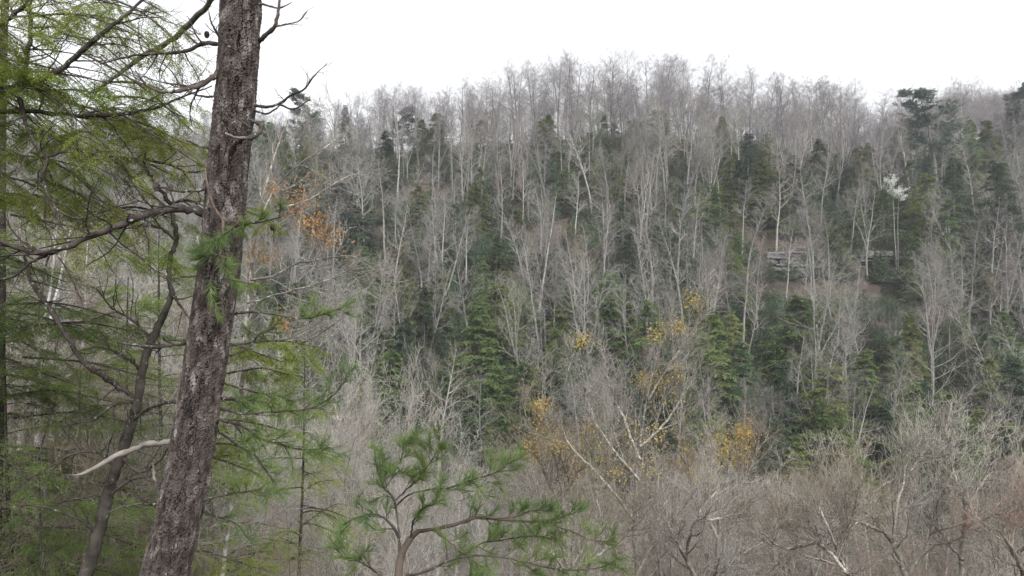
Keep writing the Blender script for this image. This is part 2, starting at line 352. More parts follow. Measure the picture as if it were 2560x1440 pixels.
BARE = [bare_variant(11, crown=.42), bare_variant(12, crown=.50, spread=.8), bare_variant(13, crown=.36, fork=True, spread=1.1), bare_variant(14, crown=.46, spread=1.15),
        bare_variant(15, crown=.55, spread=.75, nl=16), bare_variant(16, crown=.30, spread=1.25, wob=.06), bare_variant(17, crown=.38, fork=True, wob=.05), bare_variant(18, crown=.45, spread=.95, wob=.05)]
RIDGE = [bare_variant(111, crown=.42, fine=True, nl=16, spread=1.1), bare_variant(112, crown=.36, fork=True, fine=True, spread=1.3), bare_variant(113, crown=.48, fine=True, spread=1.4, wob=.06, nl=15), bare_variant(114, crown=.30, fine=True, spread=1.0, nl=20)]
BLOOK = ['round-crowned', 'narrow', 'forked', 'wide-crowned', 'high-topped', 'broad', 'crooked forked', 'crooked']
_ = ['with an evenly rounded crown', 'with a narrow high crown', 'forking low into two stems', 'with a wide crown', 'with a long clean trunk and a small top', 'with a low broad crooked crown', 'with a forked crooked trunk', 'with a crooked trunk']
SHRUB = [shrub_variant(31), shrub_variant(32, stems=5), shrub_variant(33, stems=9), shrub_variant(34, stems=6)]
SLOOK = ['bushy', 'sparse', 'many-stemmed', 'fanned']
_ = ['with seven stems', 'with few slim stems', 'with a crowd of stems', 'with fanned stems']
HEM = [hemlock_variant(51), hemlock_variant(52, rad0=2.6), hemlock_variant(53, rad0=3.8, pw=.7), hemlock_variant(54, nb=90, rad0=3.2, pw=1.0), hemlock_variant(55, nb=130, rad0=3.6, pw=.55)]
WP = [whitepine_variant(61), whitepine_variant(62, rad0=2.8)]

def instance(name, var, label, cat, loc, rz, sc, group, mats=None, tilt=(0, 0), names=('trunk', 'crown')):
    r = empty(name, label, cat, tuple(float(c) for c in loc), group)
    r.rotation_euler = (tilt[0], tilt[1], rz); r.scale = sc
    objs = []
    for nm, me in zip(names, var[:2]): objs.append(link(nm, me, r))
    if mats:
        for o, ml in zip(objs, mats):
            for k, mm in enumerate(ml):
                if mm is not None: o.material_slots[k].link = 'OBJECT'; o.material_slots[k].material = mm
    return r

# ------------------------------------------------------------------ landmarks used in labels
LM = [(960, 380, 'the dark pointed evergreen'), (866, 290, 'the small left-ridge evergreen'), (1005, 305, 'the rounded ridge pine'),
      (1200, 320, 'the small yellow-green evergreen'), (870, 540, 'the big blue-green evergreen'), (1060, 520, 'the soft left-centre hemlock'),
      (1185, 520, 'the narrow central hemlock'), (1560, 560, 'the dark mid-slope hemlock'), (1750, 530, 'the broad green hemlock'),
      (1500, 790, 'the vivid green evergreen'), (2085, 620, "the rock face's evergreen"), (1960, 640, 'the grey rock face'),
      (2240, 445, 'the white blossoming tree'), (2340, 330, 'the big upper right pine'), (2475, 350, 'the yellow-green right-ridge evergreen'),
      (1775, 920, 'the tallest green hemlock'), (1270, 1060, 'the small bright fir'), (900, 850, 'the pale upright clump'),
      (1640, 900, 'the tall yellow-leaved tree'), (2490, 1000, 'the olive right-edge hemlock'), (2050, 1080, 'the low wide hemlock'), (1380, 1090, 'the low yellow leaves'),
      (1830, 1100, 'the orange-yellow leaves'), (2250, 1250, 'the lower right forked tree'), (1050, 1250, 'the pine sapling'), (560, 700, 'the big pine trunk'), (120, 1000, 'the white birches'), (200, 600, 'the curved bough')]
DEF = []
ORD = ['', 'second ', 'third ', 'fourth ', 'fifth ', 'sixth ', 'seventh ', 'eighth ', 'ninth ', 'tenth ']
def where(px, py):
    b = min(LM, key=lambda l: (l[0]-px)**2+1.3*(l[1]-py)**2); dx, dy = px-b[0], py-b[1]
    if abs(dx) > 1.3*abs(dy): s = 'right of ' if dx > 0 else 'left of '
    else: s = 'below ' if dy > 0 else 'above '
    return s+b[2], math.hypot(dx, dy)
def lab_later(root, pre, w): DEF.append((root, pre, w[0], w[1])); return root
def band(y): return 'in the valley' if y < 84 else 'low-slope' if y < 120 else 'mid-slope' if y < 165 else 'high-slope' if y < 205 else 'ridge'

rnd = random.Random(7)
# ------------------------------------------------------------------ evergreens seen in the photo: top px, top py, px height, px width, colour, kind
EV = [(960, 328, 150, 75, 'f_dark', 1), (866, 262, 70, 45, 'f_vivid', 0), (1005, 262, 110, 75, 'f_blue', 9), (1200, 298, 80, 60, 'f_yellow', 2), (772, 232, 130, 85, 'f_blue', 9), (870, 445, 190, 150, 'f_blue', 4), (785, 480, 140, 90, 'f_dark', 2),
      (1060, 455, 150, 85, 'f_yellow', 3), (1185, 455, 150, 75, 'f_yellow', 0), (1290, 495, 130, 65, 'f_yellow', 1), (1300, 415, 120, 60, 'f_green', 1), (1410, 425, 95, 60, 'f_yellow', 2), (1455, 355, 90, 60, 'f_yellow', 0), (1560, 495, 150, 75, 'f_dark', 3), (1520, 415, 90, 95, 'f_yellow', 4),
      (1640, 300, 110, 60, 'f_dark', 0), (1750, 455, 160, 100, 'f_green', 4), (1815, 475, 110, 75, 'f_yellow', 2), (1900, 385, 170, 75, 'f_yellow', 0), (1940, 425, 160, 75, 'f_green', 1), (1870, 330, 110, 70, 'f_dark', 2), (2010, 465, 125, 95, 'f_green', 3),
      (2085, 562, 125, 95, 'f_green', 2), (2170, 355, 150, 75, 'f_yellow', 0), (2055, 345, 140, 70, 'f_green', 1), (2110, 400, 130, 70, 'f_dark', 2), (2340, 226, 280, 170, 'f_blue', 8), (2420, 298, 170, 80, 'f_green', 0), (2476, 296, 170, 75, 'f_yellow', 1),
      (2270, 395, 180, 80, 'f_green', 3), (2320, 430, 200, 100, 'f_yellow', 2), (2385, 390, 270, 110, 'f_dark', 0), (2470, 400, 270, 115, 'f_dark', 4), (2545, 275, 150, 70, 'f_green', 1), (2550, 600, 260, 120, 'f_dark', 0), (2430, 565, 120, 60, 'f_yellow', 1), (2345, 495, 220, 100, 'f_green', 3), (2520, 225, 90, 90, 'f_blue', 9),
      (1500, 725, 160, 100, 'f_vivid', 4), (1455, 790, 120, 70, 'f_green', 1), (1062, 715, 220, 80, 'f_dark', 0), (1000, 790, 230, 90, 'f_dark', 1), (1215, 780, 190, 100, 'f_dark', 2), (1600, 745, 270, 120, 'f_green', 4), (1775, 780, 320, 150, 'f_green', 0), (1885, 850, 290, 130, 'f_dark', 3),
      (1700, 830, 240, 100, 'f_dark', 1), (1950, 900, 260, 110, 'f_dark', 2), (2050, 985, 240, 130, 'f_green', 4), (2150, 870, 230, 100, 'f_green', 1), (2262, 820, 170, 90, 'f_yellow', 3), (1270, 1000, 160, 48, 'f_vivid', 0), (1065, 1035, 140, 60, 'f_green', 2), (1240, 1055, 150, 70, 'f_green', 3),
      (1380, 890, 210, 100, 'f_dark', 0), (1120, 920, 230, 90, 'f_dark', 1), (2490, 890, 320, 120, 'f_yellow', 3), (2390, 990, 270, 110, 'f_dark', 0), (2310, 945, 230, 100, 'f_dark', 2), (2100, 1090, 200, 120, 'f_green', 4), (2000, 1090, 220, 100, 'f_yellow', 1), (2525, 1070, 220, 100, 'f_dark', 2), (1560, 880, 230, 90, 'f_dark', 3),
      (930, 600, 120, 90, 'f_dark', 2), (720, 640, 170, 110, 'f_dark', 4), (1000, 600, 100, 60, 'f_green', 0), (1580, 600, 110, 70, 'f_dark', 1), (1130, 600, 100, 80, 'f_green', 3), (1430, 560, 110, 60, 'f_yellow', 0), (1350, 640, 120, 60, 'f_yellow', 1), (1670, 450, 130, 60, 'f_yellow', 2), (2210, 470, 140, 80, 'f_green', 0), (2130, 470, 150, 80, 'f_green', 2), (2500, 480, 220, 100, 'f_dark', 1), (2290, 560, 200, 80, 'f_green', 0), (2400, 650, 200, 80, 'f_dark', 3),
      (1170, 700, 140, 60, 'f_dark', 0), (1380, 740, 150, 60, 'f_dark', 1), (1640, 660, 120, 60, 'f_green', 2), (1860, 740, 160, 70, 'f_dark', 0), (2200, 1010, 180, 80, 'f_dark', 1), (1300, 960, 170, 70, 'f_dark', 2), (860, 700, 150, 100, 'f_dark', 0), (740, 800, 170, 90, 'f_dark', 1), (1150, 1050, 170, 70, 'f_dark', 3), (1800, 1060, 180, 80, 'f_green', 0),
      (1480, 330, 90, 45, 'f_green', 1), (1370, 330, 80, 45, 'f_dark', 0), (1110, 370, 90, 50, 'f_dark', 2), (1730, 370, 90, 50, 'f_dark', 3), (700, 420, 100, 60, 'f_dark', 0), (2240, 320, 110, 60, 'f_dark', 1), (1240, 590, 110, 60, 'f_green', 1), (1500, 640, 110, 60, 'f_green', 2)]
NEV = len(EV)
for _k in range(150):                                  # the many smaller evergreens between the bare trees
    _u = rnd.uniform(0, 1); _px = rnd.uniform(640, 2560); _y = rnd.choice([rnd.uniform(86, 125), rnd.uniform(110, 200), rnd.uniform(130, 205)])
    _z = float(terrain((_px-1280)/F*_y, _y)); _pb = 720-F*_z/_y; _h = rnd.uniform(8, 15)*F/_y
    if 1840 < _px < 2260 and _pb > 585 and _pb-_h < 690: continue
    EV.append((_px, _pb-_h, _h, _h*rnd.uniform(.38, .6), rnd.choice(['f_dark', 'f_green', 'f_green', 'f_yellow', 'f_yellow']), rnd.randrange(5)))
CN = {'f_dark': 'dark green', 'f_green': 'mid green', 'f_yellow': 'yellowish green', 'f_blue': 'blue-green', 'f_vivid': 'vivid deep green'}
SPECIAL = {960: 'dark pointed evergreen standing just below the ridge', 866: 'small dark evergreen among bare trees on the left ridge', 1005: 'rounded blue-green pine standing on the ridge line', 1200: 'small yellow-green evergreen under the ridge line',
           772: 'open-crowned pine on the ridge just right of the big trunk', 870: 'big dark blue-green evergreen beside the orange leaves', 2085: 'evergreen standing in front of the grey rock face', 2340: 'big rounded blue-green pine at the upper right',
           1500: 'vivid dark green evergreen at the centre of the slope', 1775: 'tallest green hemlock low on the slope', 1270: 'small bright green fir near the valley floor', 2490: 'olive hemlock at the right edge low on the slope', 1750: 'broad green hemlock above the valley',
           2476: 'yellow-green evergreen at the right ridge'}
taken = []; seen_sp = set()
for (px, pt, hp, wp, colr, kd) in EV:
    y = hit(px, pt+hp) or 205.0
    x = (px-1280)/F*y; z = float(terrain(x, y)); h = (720-pt)/F*y-z
    if kd >= 8: var = WP[kd-8]; H0, r0 = 17.2, (3.4 if kd == 8 else 2.8)*.95
    else: var = HEM[kd]; H0 = 15.2; r0 = (3.2, 2.6, 3.8, 3.2, 3.6)[kd]*.9
    sw = (wp/2/F*y)/r0*1.38
    if px in SPECIAL and px not in seen_sp: lab = SPECIAL[px]; seen_sp.add(px)
    else: lab = 'x'
    q_ = instance('pine_tree' if kd >= 8 else 'hemlock_tree', var, lab, 'evergreen tree', (x, y, z), rnd.random()*6.28, (sw, sw, h/H0), 'evergreens on the opposite hillside', [[None], [M[colr]]], (rnd.gauss(0, .015), rnd.gauss(0, .015)))
    taken.append((x, y))
    if lab == 'x': lab_later(q_, '%s %s %s' % (CN[colr], band(y), 'pine' if kd >= 8 else 'hemlock'), where(px, pt+hp*.4))

# ------------------------------------------------------------------ bare trees of the hillside
pts = []; cell = {}
def free(x, y, r):
    cx, cy = int(x//8), int(y//8)
    for a in (-1, 0, 1):
        for b in (-1, 0, 1):
            for (p, q) in cell.get((cx+a, cy+b), ()):
                if (p-x)**2+(q-y)**2 < r*r: return False
    cell.setdefault((cx, cy), []).append((x, y)); return True
def skyline(px): return float(np.interp(px, [-100, 300, 650, 850, 1000, 1100, 1180, 1300, 1400, 1570, 1720, 1850, 1950, 2060, 2130, 2250, 2350, 2400, 2660], [300, 290, 275, 245, 232, 218, 195, 182, 152, 142, 152, 172, 190, 215, 245, 245, 240, 215, 215]))
tries = 0
while len(pts) < 1700 and tries < 40000:
    tries += 1
    y = math.sqrt(rnd.uniform(82**2, 345**2)); u = rnd.uniform(-.68, .68); x = u*y
    if y > 250 and u < .33: continue
    if 1870 < 1280+F*u < 2270 and 136 < y < 150 and rnd.random() < .5: continue
    if abs(1280+F*u-2240) < 60 and 110 < y < 152: continue      # clear in front of the rock face
    if y < 198 and any(0 < ty-y < 15 and abs(tx-ty*u) < 3.0 for tx, ty in taken) and rnd.random() < .72: continue
    if free(x, y, 3.4 if y < 192 else 4.8): pts.append((x, y, u))
rows = []; views = [(1965, 605, 690, 80, 150, .9), (2175, 605, 655, 65, 150, .6), (1160, 705, 740, 80, 140, .7), (2240, 420, 470, 40, 150, .9)]
for _k, (px, pt, hp, wp, colr, kd) in enumerate(EV): views.append((px, pt, pt+hp*.8, wp*.5, taken[_k][1], .60 if _k < NEV else .30))
for (x, y, u) in pts:
    z = float(terrain(x, y)); px = 1280+F*u
    h = rnd.uniform(13, 24)*(1 if y > 110 else .85)
    if 224 < y < 250:
        top = (720-skyline(px)-rnd.uniform(25, 95))/F*y; h = min(max(top-z, 8), 22)
    elif 200 < y <= 224:
        top = (720-skyline(px)-(rnd.uniform(-24, 10) if rnd.random() < .5 else rnd.uniform(0, 70)))/F*y; h = min(max(top-z, 9), 27)
    elif y > 250:
        top = (720-skyline(px)-rnd.uniform(-2, 40))/F*y; h = min(max(top-z, 9), 19)
    else:
        top = (720-skyline(px)-rnd.uniform(5, 70))/F*y; h = min(h, max(top-z, 8))
    t_, b_ = 720-F*(z+h)/y, 720-F*(z+h*.42)/y; hw = h*.13*F/y                     # thinner wood in front of the evergreens and ledges
    hid = 0.0
    for (qx, q0, q1, qw, qy, wt) in views:
        if qy <= y: continue
        ox = min(px+hw, qx+qw)-max(px-hw, qx-qw); oy = min(b_, q1)-max(t_, q0)
        if ox > 0 and oy > 0: hid = max(hid, wt*min(1, ox/min(2*hw, 2*qw)*1.3)*min(1, oy/(.45*(q1-q0))))
    if rnd.random() < hid: continue
    rows.append((x, y, z, h, px))
front = sorted([r for r in rows if r[1] < 198], key=lambda r: r[1])
ridge = sorted([r for r in rows if 198 <= r[1] < 222], key=lambda r: -r[3])
indiv = front[:130]+front[130:330:4]+ridge[:45]; iset = set(id(r) for r in indiv)
rest = [r for r in rows if id(r) not in iset]
TW = [('twig_grey', 'grey'), ('twig_lilac', 'lilac-grey'), ('twig_brown', 'brownish'), ('twig_red', 'reddish'), ('twig_green', 'mossy green-grey'), ('twig_pale', 'pale silvery')]
for (x, y, z, h, px) in indiv:
    k = rnd.randrange(8); q = rnd.random()
    if y > 185: tw = TW[1] if q < .8 else TW[3] if q < .86 else TW[0]
    else: tw = TW[0] if q < .42 else TW[1] if q < .6 else TW[2] if q < .72 else TW[4] if q < .88 else TW[5] if q < .97 else TW[3]
    tm = M['trunk_dark'] if (y > 185 and rnd.random() < .55) or rnd.random() < .12 else M['trunk_pale']
    s = h/20*rnd.uniform(.95, 1.1); py = 720-F*(z+h*.7)/y
    vr = BARE[k]
    if y > 192: k = (1, 6, 7, 1)[k % 4]; vr = RIDGE[(1, 6, 7).index(k)]
    q_ = instance('bare_tree', vr, 'x', 'bare tree', (x, y, z), rnd.random()*6.28, (s, s, h/19.2), 'bare trees of the opposite hillside', [[tm], [tm, M[tw[0]]]], (rnd.gauss(0, .03), rnd.gauss(0, .03)))
    lab_later(q_, 'bare %s %s %s tree' % (tw[1], BLOOK[k], band(y)), where(px, py))

_n = 0
while _n < 230:                                      # young growth standing under the ridge trees
    y = rnd.uniform(186, 245); u = rnd.uniform(-.68, .68); x = u*y; z = float(terrain(x, y)); rest.append((x, y, z, rnd.uniform(3.5, 7.5), 1280+F*u)); _n += 1
# the rest of the wood: one object, instanced through geometry nodes
src = bpy.data.collections.new('woodland_sources')
def joined(trunk, crown, mats):
    def arr(me):
        v = np.empty(len(me.vertices)*3, np.float32); me.vertices.foreach_get('co', v)
        ls = np.empty(len(me.loops), np.int32); me.loops.foreach_get('vertex_index', ls)
        mi = np.empty(len(me.polygons), np.int32); me.polygons.foreach_get('material_index', mi)
        lt = np.empty(len(me.polygons), np.int32); me.polygons.foreach_get('loop_total', lt)
        return v.reshape(-1, 3), ls, mi, lt
    v1, l1, m1, t1 = arr(trunk); v2, l2, m2_, t2 = arr(crown); mb = MB()
    mb.quads(v1, l1.reshape(-1, 4), 0); mb.quads(v2, l2.reshape(-1, 4), 1); mb.qm[1] = m2_+1
    return mb.mesh('woodland_tree', mats)
def scatter(name, P, S, Rz, idx, meshes, label, cat, kind='stuff'):
    c = bpy.data.collections.new(name+'_sources')
    for k, me in enumerate(meshes):
        o = bpy.data.objects.new('source_%02d' % k, me); c.objects.link(o)
    me = bpy.data.meshes.new(name); me.vertices.add(len(P)); me.vertices.foreach_set('co', np.asarray(P, np.float32).ravel())
    for nm, ty, key, val in (('sc', 'FLOAT_VECTOR', 'vector', S), ('rz', 'FLOAT_VECTOR', 'vector', Rz)):
        a = me.attributes.new(nm, ty, 'POINT'); a.data.foreach_set(key, np.asarray(val, np.float32).ravel())
    a = me.attributes.new('idx', 'INT', 'POINT'); a.data.foreach_set('value', np.asarray(idx, np.int32))
    o = link(name, me); o['label'] = label; o['category'] = cat; o['kind'] = kind
    ng = bpy.data.node_groups.new(name, 'GeometryNodeTree')
    ng.interface.new_socket('Geometry', in_out='INPUT', socket_type='NodeSocketGeometry'); ng.interface.new_socket('Geometry', in_out='OUTPUT', socket_type='NodeSocketGeometry')
    gi = ng.nodes.new('NodeGroupInput'); go = ng.nodes.new('NodeGroupOutput'); mp = ng.nodes.new('GeometryNodeMeshToPoints'); ip = ng.nodes.new('GeometryNodeInstanceOnPoints')
    ci = ng.nodes.new('GeometryNodeCollectionInfo'); ci.inputs['Collection'].default_value = c; ci.inputs['Separate Children'].default_value = True; ci.inputs['Reset Children'].default_value = True
    def attr(nm, t):
        x = ng.nodes.new('GeometryNodeInputNamedAttribute'); x.data_type = t; x.inputs['Name'].default_value = nm; return x.outputs['Attribute']
    L = ng.links.new
    L(gi.outputs[0], mp.inputs[0]); L(mp.outputs[0], ip.inputs['Points']); L(ci.outputs[0], ip.inputs['Instance']); ip.inputs['Pick Instance'].default_value = True
    L(attr('idx', 'INT'), ip.inputs['Instance Index']); L(attr('rz', 'FLOAT_VECTOR'), ip.inputs['Rotation']); L(attr('sc', 'FLOAT_VECTOR'), ip.inputs['Scale']); L(ip.outputs[0], go.inputs[0])
    md = o.modifiers.new('scatter', 'NODES'); md.node_group = ng
    return o
combos = [(k, t, w) for k in range(8) for t, w in (('trunk_pale', 'twig_grey'), ('trunk_dark', 'twig_lilac'))]
combos += [(1, 'trunk_pale', 'twig_red'), (3, 'trunk_pale', 'twig_green'), (5, 'trunk_pale', 'twig_brown'), (7, 'trunk_pale', 'twig_pale')]
combos += [('r', k) for k in range(4)]
smesh = [joined(RIDGE[c[1]][0], RIDGE[c[1]][1], [M['trunk_dark' if c[1] % 2 else 'trunk_pale'], M['trunk_dark'], M['twig_lilac']]) if c[0] == 'r' else joined(BARE[c[0]][0], BARE[c[0]][1], [M[c[1]], M[c[1]], M[c[2]]]) for c in combos]
_x = [0 and joined(BARE[k][0], BARE[k][1], [M[t], M[t], M[w]]) for k, t, w in combos[:2]]
P = []; S = []; Rz = []; I = []
for (x, y, z, h, px) in rest:
    P.append((x, y, z)); s = h/20*rnd.uniform(.95, 1.1); S.append((s, s, h/19.2)); Rz.append((rnd.gauss(0, .03), rnd.gauss(0, .03), rnd.random()*6.28))
    k = rnd.randrange(8)*2+(1 if (y > 180 and rnd.random() < .85) or rnd.random() < .2 else 0)
    if y < 185 and rnd.random() < .3: k = 16+rnd.randrange(4)
    if y >= 192: k = 20+rnd.randrange(4)
    I.append(k)
scatter('distant_woodland', P, S, Rz, I, smesh, 'mass of bare grey and lilac trees filling in the far hillside and ridge', 'woodland')

# undergrowth of the far slope: laurel and hemlock seedlings
def bush_mesh(seed, mat):
    rs = np.random.RandomState(seed); mb = MB(); N = 1500
    th = rs.rand(N)*6.28; r = np.sqrt(rs.rand(N))*1.5; z = rs.rand(N)**1.3*1.9*(1-(r/1.7)**2)+.1
    z *= (1+.35*np.sin(th*3+seed)); C = np.stack([np.cos(th)*r, np.sin(th)*r, z], 1)
    D = nrm(rs.randn(N, 3)+UP*.2); mb.blades(C, D, nrm(np.cross(D, rs.randn(N, 3))), .22, .10, 0)
    return mb.mesh('laurel_bush', [mat])
rs = np.random.RandomState(99)
n = 8000; y = np.sqrt(rs.rand(n)*(232**2-80**2)+80**2); u = rs.rand(n)*1.36-.68; x = u*y
d_ = (wnoise(8, .06)(x, y) > -.7) & ~((np.abs(1280+F*u-2065) < 150) & (y > 141) & (y < 150)); x, y, u = x[d_], y[d_], u[d_]
z = terrain(x, y); P = np.stack([x, y, z], 1); s = (.6+1.1*rs.rand(len(x)))*np.where(y > 185, .8, 1)
S = np.stack([s, s, s*(.8+.8*rs.rand(len(x)))], 1); Rz = np.stack([x*0, x*0, rs.rand(len(x))*6.28], 1)
_i = np.where(rs.rand(len(x)) < .16, 2, rs.randint(0, 2, len(x))); S[_i == 2] *= .38
scatter('undergrowth', P, S, Rz, _i, [bush_mesh(1, M['under']), bush_mesh(2, M['f_dark']), shrub_mesh := joined(SHRUB[1][0], SHRUB[1][1], [M['trunk_pale'], M['trunk_pale'], M['twig_grey']])], 'low dark laurel and twiggy brush covering the hillside floor', 'undergrowth')

# ------------------------------------------------------------------ rock faces
def rock(name, px, py, wpx, hpx, seed, label):
    y = hit(px, py+hpx/2)-2.6; c = W(px, py, y); w = wpx/F*y; h = hpx/F*y; rs = np.random.RandomState(seed)
    mb = MB(); nl = max(5, int(h/.42)); root = np.array([c[0], c[1], c[2]-h/2-1.5])
    zb = 0.0; tot = h+1.5; nl = max(5, int(tot/.5))
    for k in range(nl):
        th = tot/nl*(.35+1.3*rs.rand()**1.5); xx = -w/2*rs.uniform(.55, 1); xe = w/2*rs.uniform(.45, 1)*(1-.55*(k/nl)**3); xx *= 1-.5*(k/nl)**3
        while xx < xe:
            bw = rs.uniform(.9, 3.6); gap = rs.uniform(.0, .3) if rs.rand() < .72 else rs.uniform(.6, 2.2); n = 12
            a = np.linspace(xx, xx+bw, n); off = rs.uniform(-.7, .9)+.30*np.sin(xx*.8+seed)-.035*k*0; dz = rs.uniform(-.22, .22)-.06*abs(xx); hh = th*rs.uniform(.5, 1.4)
            V = []
            for (dy, z_) in ((2.8, 0), (.10, 0), (0, .05), (.02, hh*.5), (.03, hh-.07), (.14, hh), (2.8, hh+.25)):
                V.append(np.stack([a+.03*rs.randn(n), off+.10*k+dy+.05*rs.randn(n)+.25*np.cos((a-xx)/bw*np.pi*2)*(.2), zb+dz+z_+.04*rs.randn(n)], 1))
            V = np.stack(V, 0); m_ = V.shape[0]
            jj, ii = np.meshgrid(np.arange(m_-1), np.arange(n-1), indexing='ij')
            mb.quads(V.reshape(-1, 3), np.stack([jj*n+ii, jj*n+ii+1, (jj+1)*n+ii+1, (jj+1)*n+ii], -1).reshape(-1, 4), 0, False)
            for e in (0, n-1):                        # side faces of the block
                q = V[:, e]; mb.quads(np.concatenate([q[:6], [[q[0][0], q[0][1], q[5][2]]]]), np.array([[0, 1, 4, 5], [0, 5, 6, 0]])[:1], 0, False)
            xx += bw+gap
        zb += th*.93
    o = link(name, mb.mesh(name, [M['rock']])); o.location = root; o['label'] = label; o['category'] = 'rock face'; o['group'] = 'rock faces on the hillside'
rock('rock_face', 1965, 646, 130, 66, 1, 'pale grey layered rock face left of the evergreen in front of it')
rock('rock_face', 2178, 634, 75, 34, 2, 'grey layered rock face right of the evergreen, half behind twigs')
rock('rock_face', 1160, 722, 150, 35, 3, 'low dark rock ledge crossing the slope behind bare trees')
rock('rock_face', 960, 672, 130, 40, 4, 'dark overhanging ledge under the big blue-green evergreen')

# ------------------------------------------------------------------ blossoming tree
def leafy(mb, rs, C, n, spread, size, mat=0):
    idx = rs.randint(0, len(C), n); P = C[idx]+rs.randn(n, 3)*spread; D = nrm(rs.randn(n, 3)-UP*.3); mb.blades(P, D, nrm(np.cross(D, rs.randn(n, 3))), size*(.7+.6*rs.rand(n)), size*.6, mat)
rs = np.random.RandomState(5)
yb = 150.0; base = W(2240, 560, yb); base[2] = float(terrain(base[0], yb)); topz = W(2240, 425, yb)[2]
r = empty('blossoming_tree', 'slender tree with a small crown of white blossom on the upper right slope', 'flowering tree', tuple(base))
H = topz-base[2]; tr = MB(); cr = MB()
P0, R0 = level(rs, np.array([[0, 0, -.5], [.25, .1, -.5]]), np.array([[0, 0, 1.], [.05, 0, 1]]), np.array([H*.93, H*.85]), np.array([.12, .09]), 10, .03, 0, .3); tr.tube(P0, R0, 6)
S, D, t, rad, pi = spawn(rs, P0, R0, 9, .88, .99, 66, 12); P1, R1 = level(rs, S, D, np.full(len(S), 1.7)*(.6+.6*rs.rand(len(S))), rad*.5, 6, .12, .35, .3); tr.tube(P1, R1, 4)
S, D, t, rad, pi = spawn(rs, P1, R1, 6, .2, 1, 45, 12); P2, R2 = level(rs, S, D, np.full(len(S), .7), rad*.5, 4, .12, .1, .3); tr.tube(P2, R2, 3)
C, T, t = along(rs, P2, 4, .2, 1); leafy(cr, rs, C, 2300, .14, .17)
link('trunk', tr.mesh('trunk', [M['trunk_pale']]), r); link('blossom', cr.mesh('blossom', [M['blossom']]), r)

# ------------------------------------------------------------------ near valley: bare trees and thicket below the viewpoint
def bound(px): return float(np.interp(px, [-100, 300, 500, 700, 850, 1000, 1200, 1400, 1600, 1800, 2000, 2300, 2560], [560, 600, 700, 900, 960, 1040, 1070, 1020, 1060, 1090, 1130, 1150, 1120]))
near = []; tries = 0
while len(near) < 190 and tries < 9000:
    tries += 1
    y = math.sqrt(rnd.uniform(17**2, 80**2)); u = rnd.uniform(-.70, .70); x = u*y; px = 1280+F*u
    if not free(x, y, 2.3): continue
    z = float(terrain(x, y)); pt = bound(px)+abs(rnd.gauss(0, 1))*130+(60 if y < 30 else 0); top = (720-pt)/F*y; h = top-z
    if h < 3.2: continue
    near.append((x, y, z, min(h, 19), px))
NTW = [('twig_brown', 'brown'), ('twig_grey', 'grey'), ('twig_pale', 'pale silvery'), ('twig_red', 'reddish'), ('twig_lilac', 'lilac-grey')]
for (x, y, z, h, px) in near:
    q = rnd.random(); py = min(1430, 720-F*(z+h*.85)/y)
    if px > 1250: tw = NTW[0] if q < .5 else NTW[1] if q < .68 else NTW[2] if q < .8 else NTW[3] if q < .92 else NTW[4]
    else: tw = NTW[1] if q < .42 else NTW[2] if q < .7 else NTW[0] if q < .84 else NTW[4]
    side = 'on the near left slope' if px < 560 else 'below the viewpoint'
    if h > 9.5 and rnd.random() < .7:
        k = rnd.randrange(8); s = h/20*1.15
        q_ = instance('bare_tree', BARE[k], 'x', 'bare tree', (x, y, z), rnd.random()*6.28, (s, s, h/19.2), 'bare trees below the viewpoint', [[M['lichen_bark']], [M['lichen_bark'], M[tw[0]]]], (rnd.gauss(0, .05), rnd.gauss(0, .05)))
        lab_later(q_, 'near bare %s %s tree' % (tw[1], BLOOK[k]), where(px, py))
    else:
        k = rnd.randrange(4); s = h/8.2
        q_ = instance('bare_shrub', SHRUB[k], 'x', 'shrub', (x, y, z), rnd.random()*6.28, (s*.8, s*.8, s), 'bare shrubs below the viewpoint', [[M['lichen_bark']], [M['lichen_bark'], M[tw[0]]]], (rnd.gauss(0, .05), rnd.gauss(0, .05)), ('stem', 'twigs'))
        lab_later(q_, 'near bare %s %s thicket shrub' % (tw[1], SLOOK[k]), where(px, py))

# ------------------------------------------------------------------ the big pine in front
def px_path(pts, n):
    """pts: (px, py, depth, width px) -> world points and radii"""
    a = catmull([(W(p[0], p[1], p[2])[0], W(p[0], p[1], p[2])[1], W(p[0], p[1], p[2])[2], p[3]/2/F*p[2]) for p in pts], n)
    return a[:, :3], np.maximum(a[:, 3], .0008)
def voro(U, V, cu, cv, per, seed):
    """jittered-grid cells on a strip that closes after per cells: returns F1, F2-F1, cell random, offset in the cell"""
    rs = np.random.RandomState(seed); gu = U/cu; gv = V/cv; iu = np.floor(gu).astype(int); iv = np.floor(gv).astype(int)
    nv = iv.max()+4; J = rs.rand(per, nv+4, 2)*.9+.05; Rn = rs.rand(per, nv+4)
    f1 = np.full(U.shape, 9.); f2 = np.full(U.shape, 9.); rn = np.zeros(U.shape); dv = np.zeros(U.shape); du = np.zeros(U.shape)
    for a in (-1, 0, 1):
        for b in (-1, 0, 1):
            cu_, cv_ = (iu+a), (iv+b+1); k = J[cu_ % per, cv_]; x = iu+a+k[..., 0]-gu; y = iv+b+k[..., 1]-gv; d = np.abs(x)**1.4+np.abs(y)**1.4
            nw = d < f1; f2 = np.where(nw, f1, np.minimum(f2, d)); rn = np.where(nw, Rn[cu_ % per, cv_], rn); dv = np.where(nw, y, dv); du = np.where(nw, x, du); f1 = np.where(nw, d, f1)
    return f1, f2-f1, rn, du, dv
